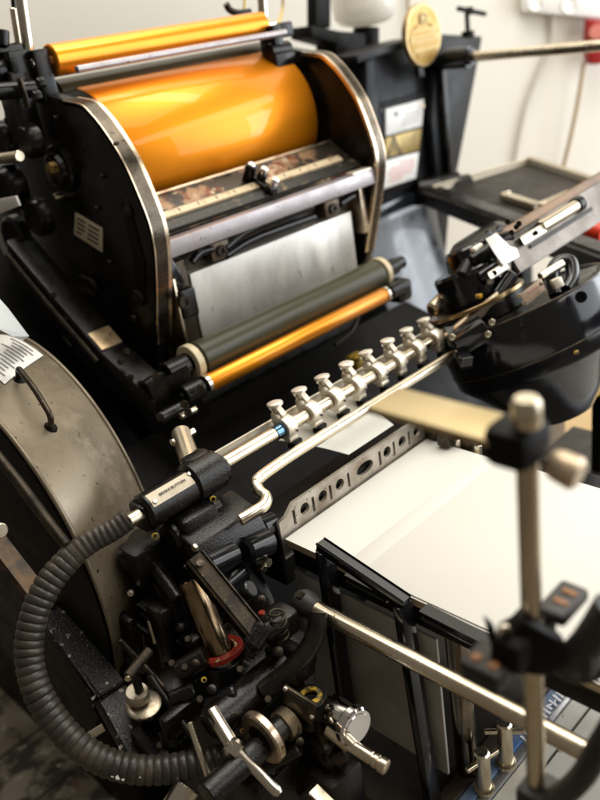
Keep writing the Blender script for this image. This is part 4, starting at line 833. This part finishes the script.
o = MB().tube([S_(548,802,-.02), S_(566,792,-.02), S_(584,774,-.02), S_(598,750,-.02), S_(615,722,-.02)], .0085, 16).build('black_cable', M['rubber']); tag(o, 'thick black cable curving up the lower right corner beside the upright rod', 'cable')

# ------------------------------------------------------------------ tray table, tools, wall fittings
zt3 = -.44
tq = [A(434,192,z=zt3), A(529,163,z=zt3), A(618,192,z=zt3), A(528,226,z=zt3)]
ty = thing('tray_table', 'dark topped tray with pale raised rim and black front rail behind the press', 'tray', sum(tq, V((0,0,0)))/4-Z*.86)
def T(mb, name, m, par=None): return mb.build(name, M[m] if isinstance(m, str) else m, ty if par is None else par)
T(MB().prism([p for p in tq], -Z*.012, .002), 'tray_top', 'traytop')
for i in (0, 1): T(MB().bar(tq[i]+Z*.006, tq[i+1]+Z*.004, .008, .018, Z, .003), 'tray_rim', 'trayrim')
T(MB().bar(tq[0]-Z*.012-(tq[3]-tq[0])*.25, tq[3]+(tq[3]-tq[0])*1.6-Z*.012, .05, .045, Z, .008), 'front_rail', 'enamel')
for k in (1, 3): T(MB().bar(tq[k]*.92+tq[0]*.08-Z*.02, V(((tq[k]*.92+tq[0]*.08).x, (tq[k]*.92+tq[0]*.08).y, .0)), .03, .03, X), 'leg', 'matte')
for p0, p1, lab in (((505,196),(540,207),'short steel bar lying crosswise near the front of the dark tray'), ((541,207),(572,194),'longer steel bar lying slanted towards the rim of the dark tray')):
    o = MB().bar(A(*p0, z=zt3+.010), A(*p1, z=zt3+.010), .022, .014, Z, .002).build('steel_bar', M['rodbrass']); tag(o, lab, 'metal bar', 'metal bars lying on the tray')
fr0 = tq[0] + (tq[3]-tq[0])
g_ = MB(); gp, gq = D(570,222,1.58), D(612,236,1.52); g_.prof(gp, gq-gp, [(0,.008),(.004,.016),(.02,.019),(.06,.018),(.075,.015)], 28)
hd = g_.build('hand_tool', M['redgrip']); tag(hd, 'red rubber grip of a hand tool lying on the black rail', 'tool')
# power strip
zs_ = thing('power_strip', 'white wall power strip above the red plug', 'power strip', onwall(575,10))
def wallbox(poly, th, name, m, par): return MB().prism([onwall(*p, 0.001) for p in poly], -FW*th, .006).build(name, M[m], par)
wallbox([(519,-20),(640,-8),(640,22),(519,12)], .035, 'strip_body', 'plastic', zs_)
for px in (536, 570): wallbox_ = MB().prof(onwall(px, 2+(px-536)*.08, .0385), -FW, [(0,.026),(.002,.026),(.002,.022),(.0005,.020)], 32).build('socket', M['plastic'], zs_)
for px in (532, 541, 566, 575): MB().prof(onwall(px, 4+(px-536)*.08, .0395), -FW, [(0,.004),(.001,.004)], 12).build('socket_hole', M['inkgrey'], zs_)
pg = thing('red_plug', 'red power plug hanging below the white power strip', 'plug', onwall(592,45))
MB().prism([onwall(*p, .03) for p in ((583,18),(606,22),(606,52),(596,64),(583,64),(581,46))], -FW*.05, .012).build('plug_body', M['redplug'], pg)
MB().cyl(onwall(596,32,.08), onwall(596,32,.095), .02).build('plug_ridge', mat('pink_plastic', (.70,.25,.20), .4), pg)
MB().tube([onwall(584,62,.05), onwall(579,95,.045), onwall(571,135,.04), onwall(562,172,.03), onwall(556,205,.03)], .0062, 10).build('plug_cord', M['browncord'], pg)
o = MB().tube([onwall(553,8,.02), onwall(552,35,.012), onwall(546,55,.01), onwall(536,80,.01), onwall(526,108,.01), onwall(519,140,.01), onwall(514,170,.01)], .0062, 10).build('electric_cable', M['greycord']); tag(o, 'pale grey cord running down the wall from the power strip', 'cord')
o = MB().tube([onwall(408,-20,.01), onwall(408.5,40,.01)], .004, 8).build('wall_wire', M['browncord']); tag(o, 'thin tan wire running down the wall behind the round gold badge', 'wire')
o = MB().ring(D(566,-12,1.6)+Z*.0, Z, .060, .072, .02).build('lamp_shade', mat('dark_gold_rim', (.20,.14,.06), .3, .8)); tag(o, 'dark gold round rim of a lamp hanging at the very top right', 'lamp')
# honey coloured board on the floor at right
bd_ = A(566,455,z=-1.25); o = MB().box(V((bd_.x+.1, bd_.y, .03)), (1.0, .9, .06), (SD, FW, Z), .004).build('wooden_board', M['deskwood']); tag(o, 'honey coloured wooden board lying on the floor below the tray', 'board')

# ------------------------------------------------------------------ lights
def area(name, loc, target, sx, sy, power, col):
    l = bpy.data.lights.new(name, 'AREA'); l.shape = 'RECTANGLE'; l.size = sx; l.size_y = sy; l.energy = power; l.color = col
    o = bpy.data.objects.new(name, l); C.objects.link(o); o.location = loc
    d = (target-loc).normalized(); o.rotation_euler = d.to_track_quat('-Z', 'Y').to_euler(); return o
area('window_light', W(2.45, -1.15, 1.08), W(.95, .95, -.35), 4.4, .46, 34, (1.0, .96, .89))
area('low_bounce_fill', W(2.5, -1.1, -.05), W(.95, .95, -.45), 2.4, 1.7, 44, (.90, .95, 1.0))  # added low bounce fill, gives the steel plates and rims something bright to reflect
area('foot_reflection_fill', W(3.6, -.38, -.15), W(1.5, 1.25, -.6), 1.3, 1.3, 32, (.86, .93, 1.0))  # added cool fill, set where its reflection brightens the glossy column foot
area('ceiling_light', W(1.45, .40, 2.1), W(.95, .75, -.5), 3.4, 1.5, 50, (1.0, .95, .85))
area('wall_fill_light', W(1.15, 1.15, 2.0), W(1.95, 2.0, -.1), 3.2, .6, 46, (1.0, .97, .90))  # added fill aimed at the back wall to brighten it
w = bpy.data.worlds.new('World'); S.world = w; w.use_nodes = True
w.node_tree.nodes['Background'].inputs[0].default_value = (1, .88, .72, 1); w.node_tree.nodes['Background'].inputs[1].default_value = .14

# ------------------------------------------------------------------ camera
cd = bpy.data.cameras.new('camera'); cam = bpy.data.objects.new('camera', cd); C.objects.link(cam); S.camera = cam
cd.sensor_fit = 'VERTICAL'; cd.sensor_height = 24; cd.lens = 24*F/800; cd.clip_start = .05; cd.clip_end = 60
cam.matrix_world = Matrix.Translation(EYE) @ R.to_4x4()
cd.dof.use_dof = True; cd.dof.focus_distance = .92; cd.dof.aperture_fstop = (cd.lens/1000)/.0102
cd.dof.aperture_blades = 0
S.view_settings.view_transform = 'Standard'; S.view_settings.look = 'None'; S.view_settings.exposure = .10; S.view_settings.gamma = 1
S.cycles.max_bounces = 8
for o in S.objects:
    if 'wo' in o: del o['wo']
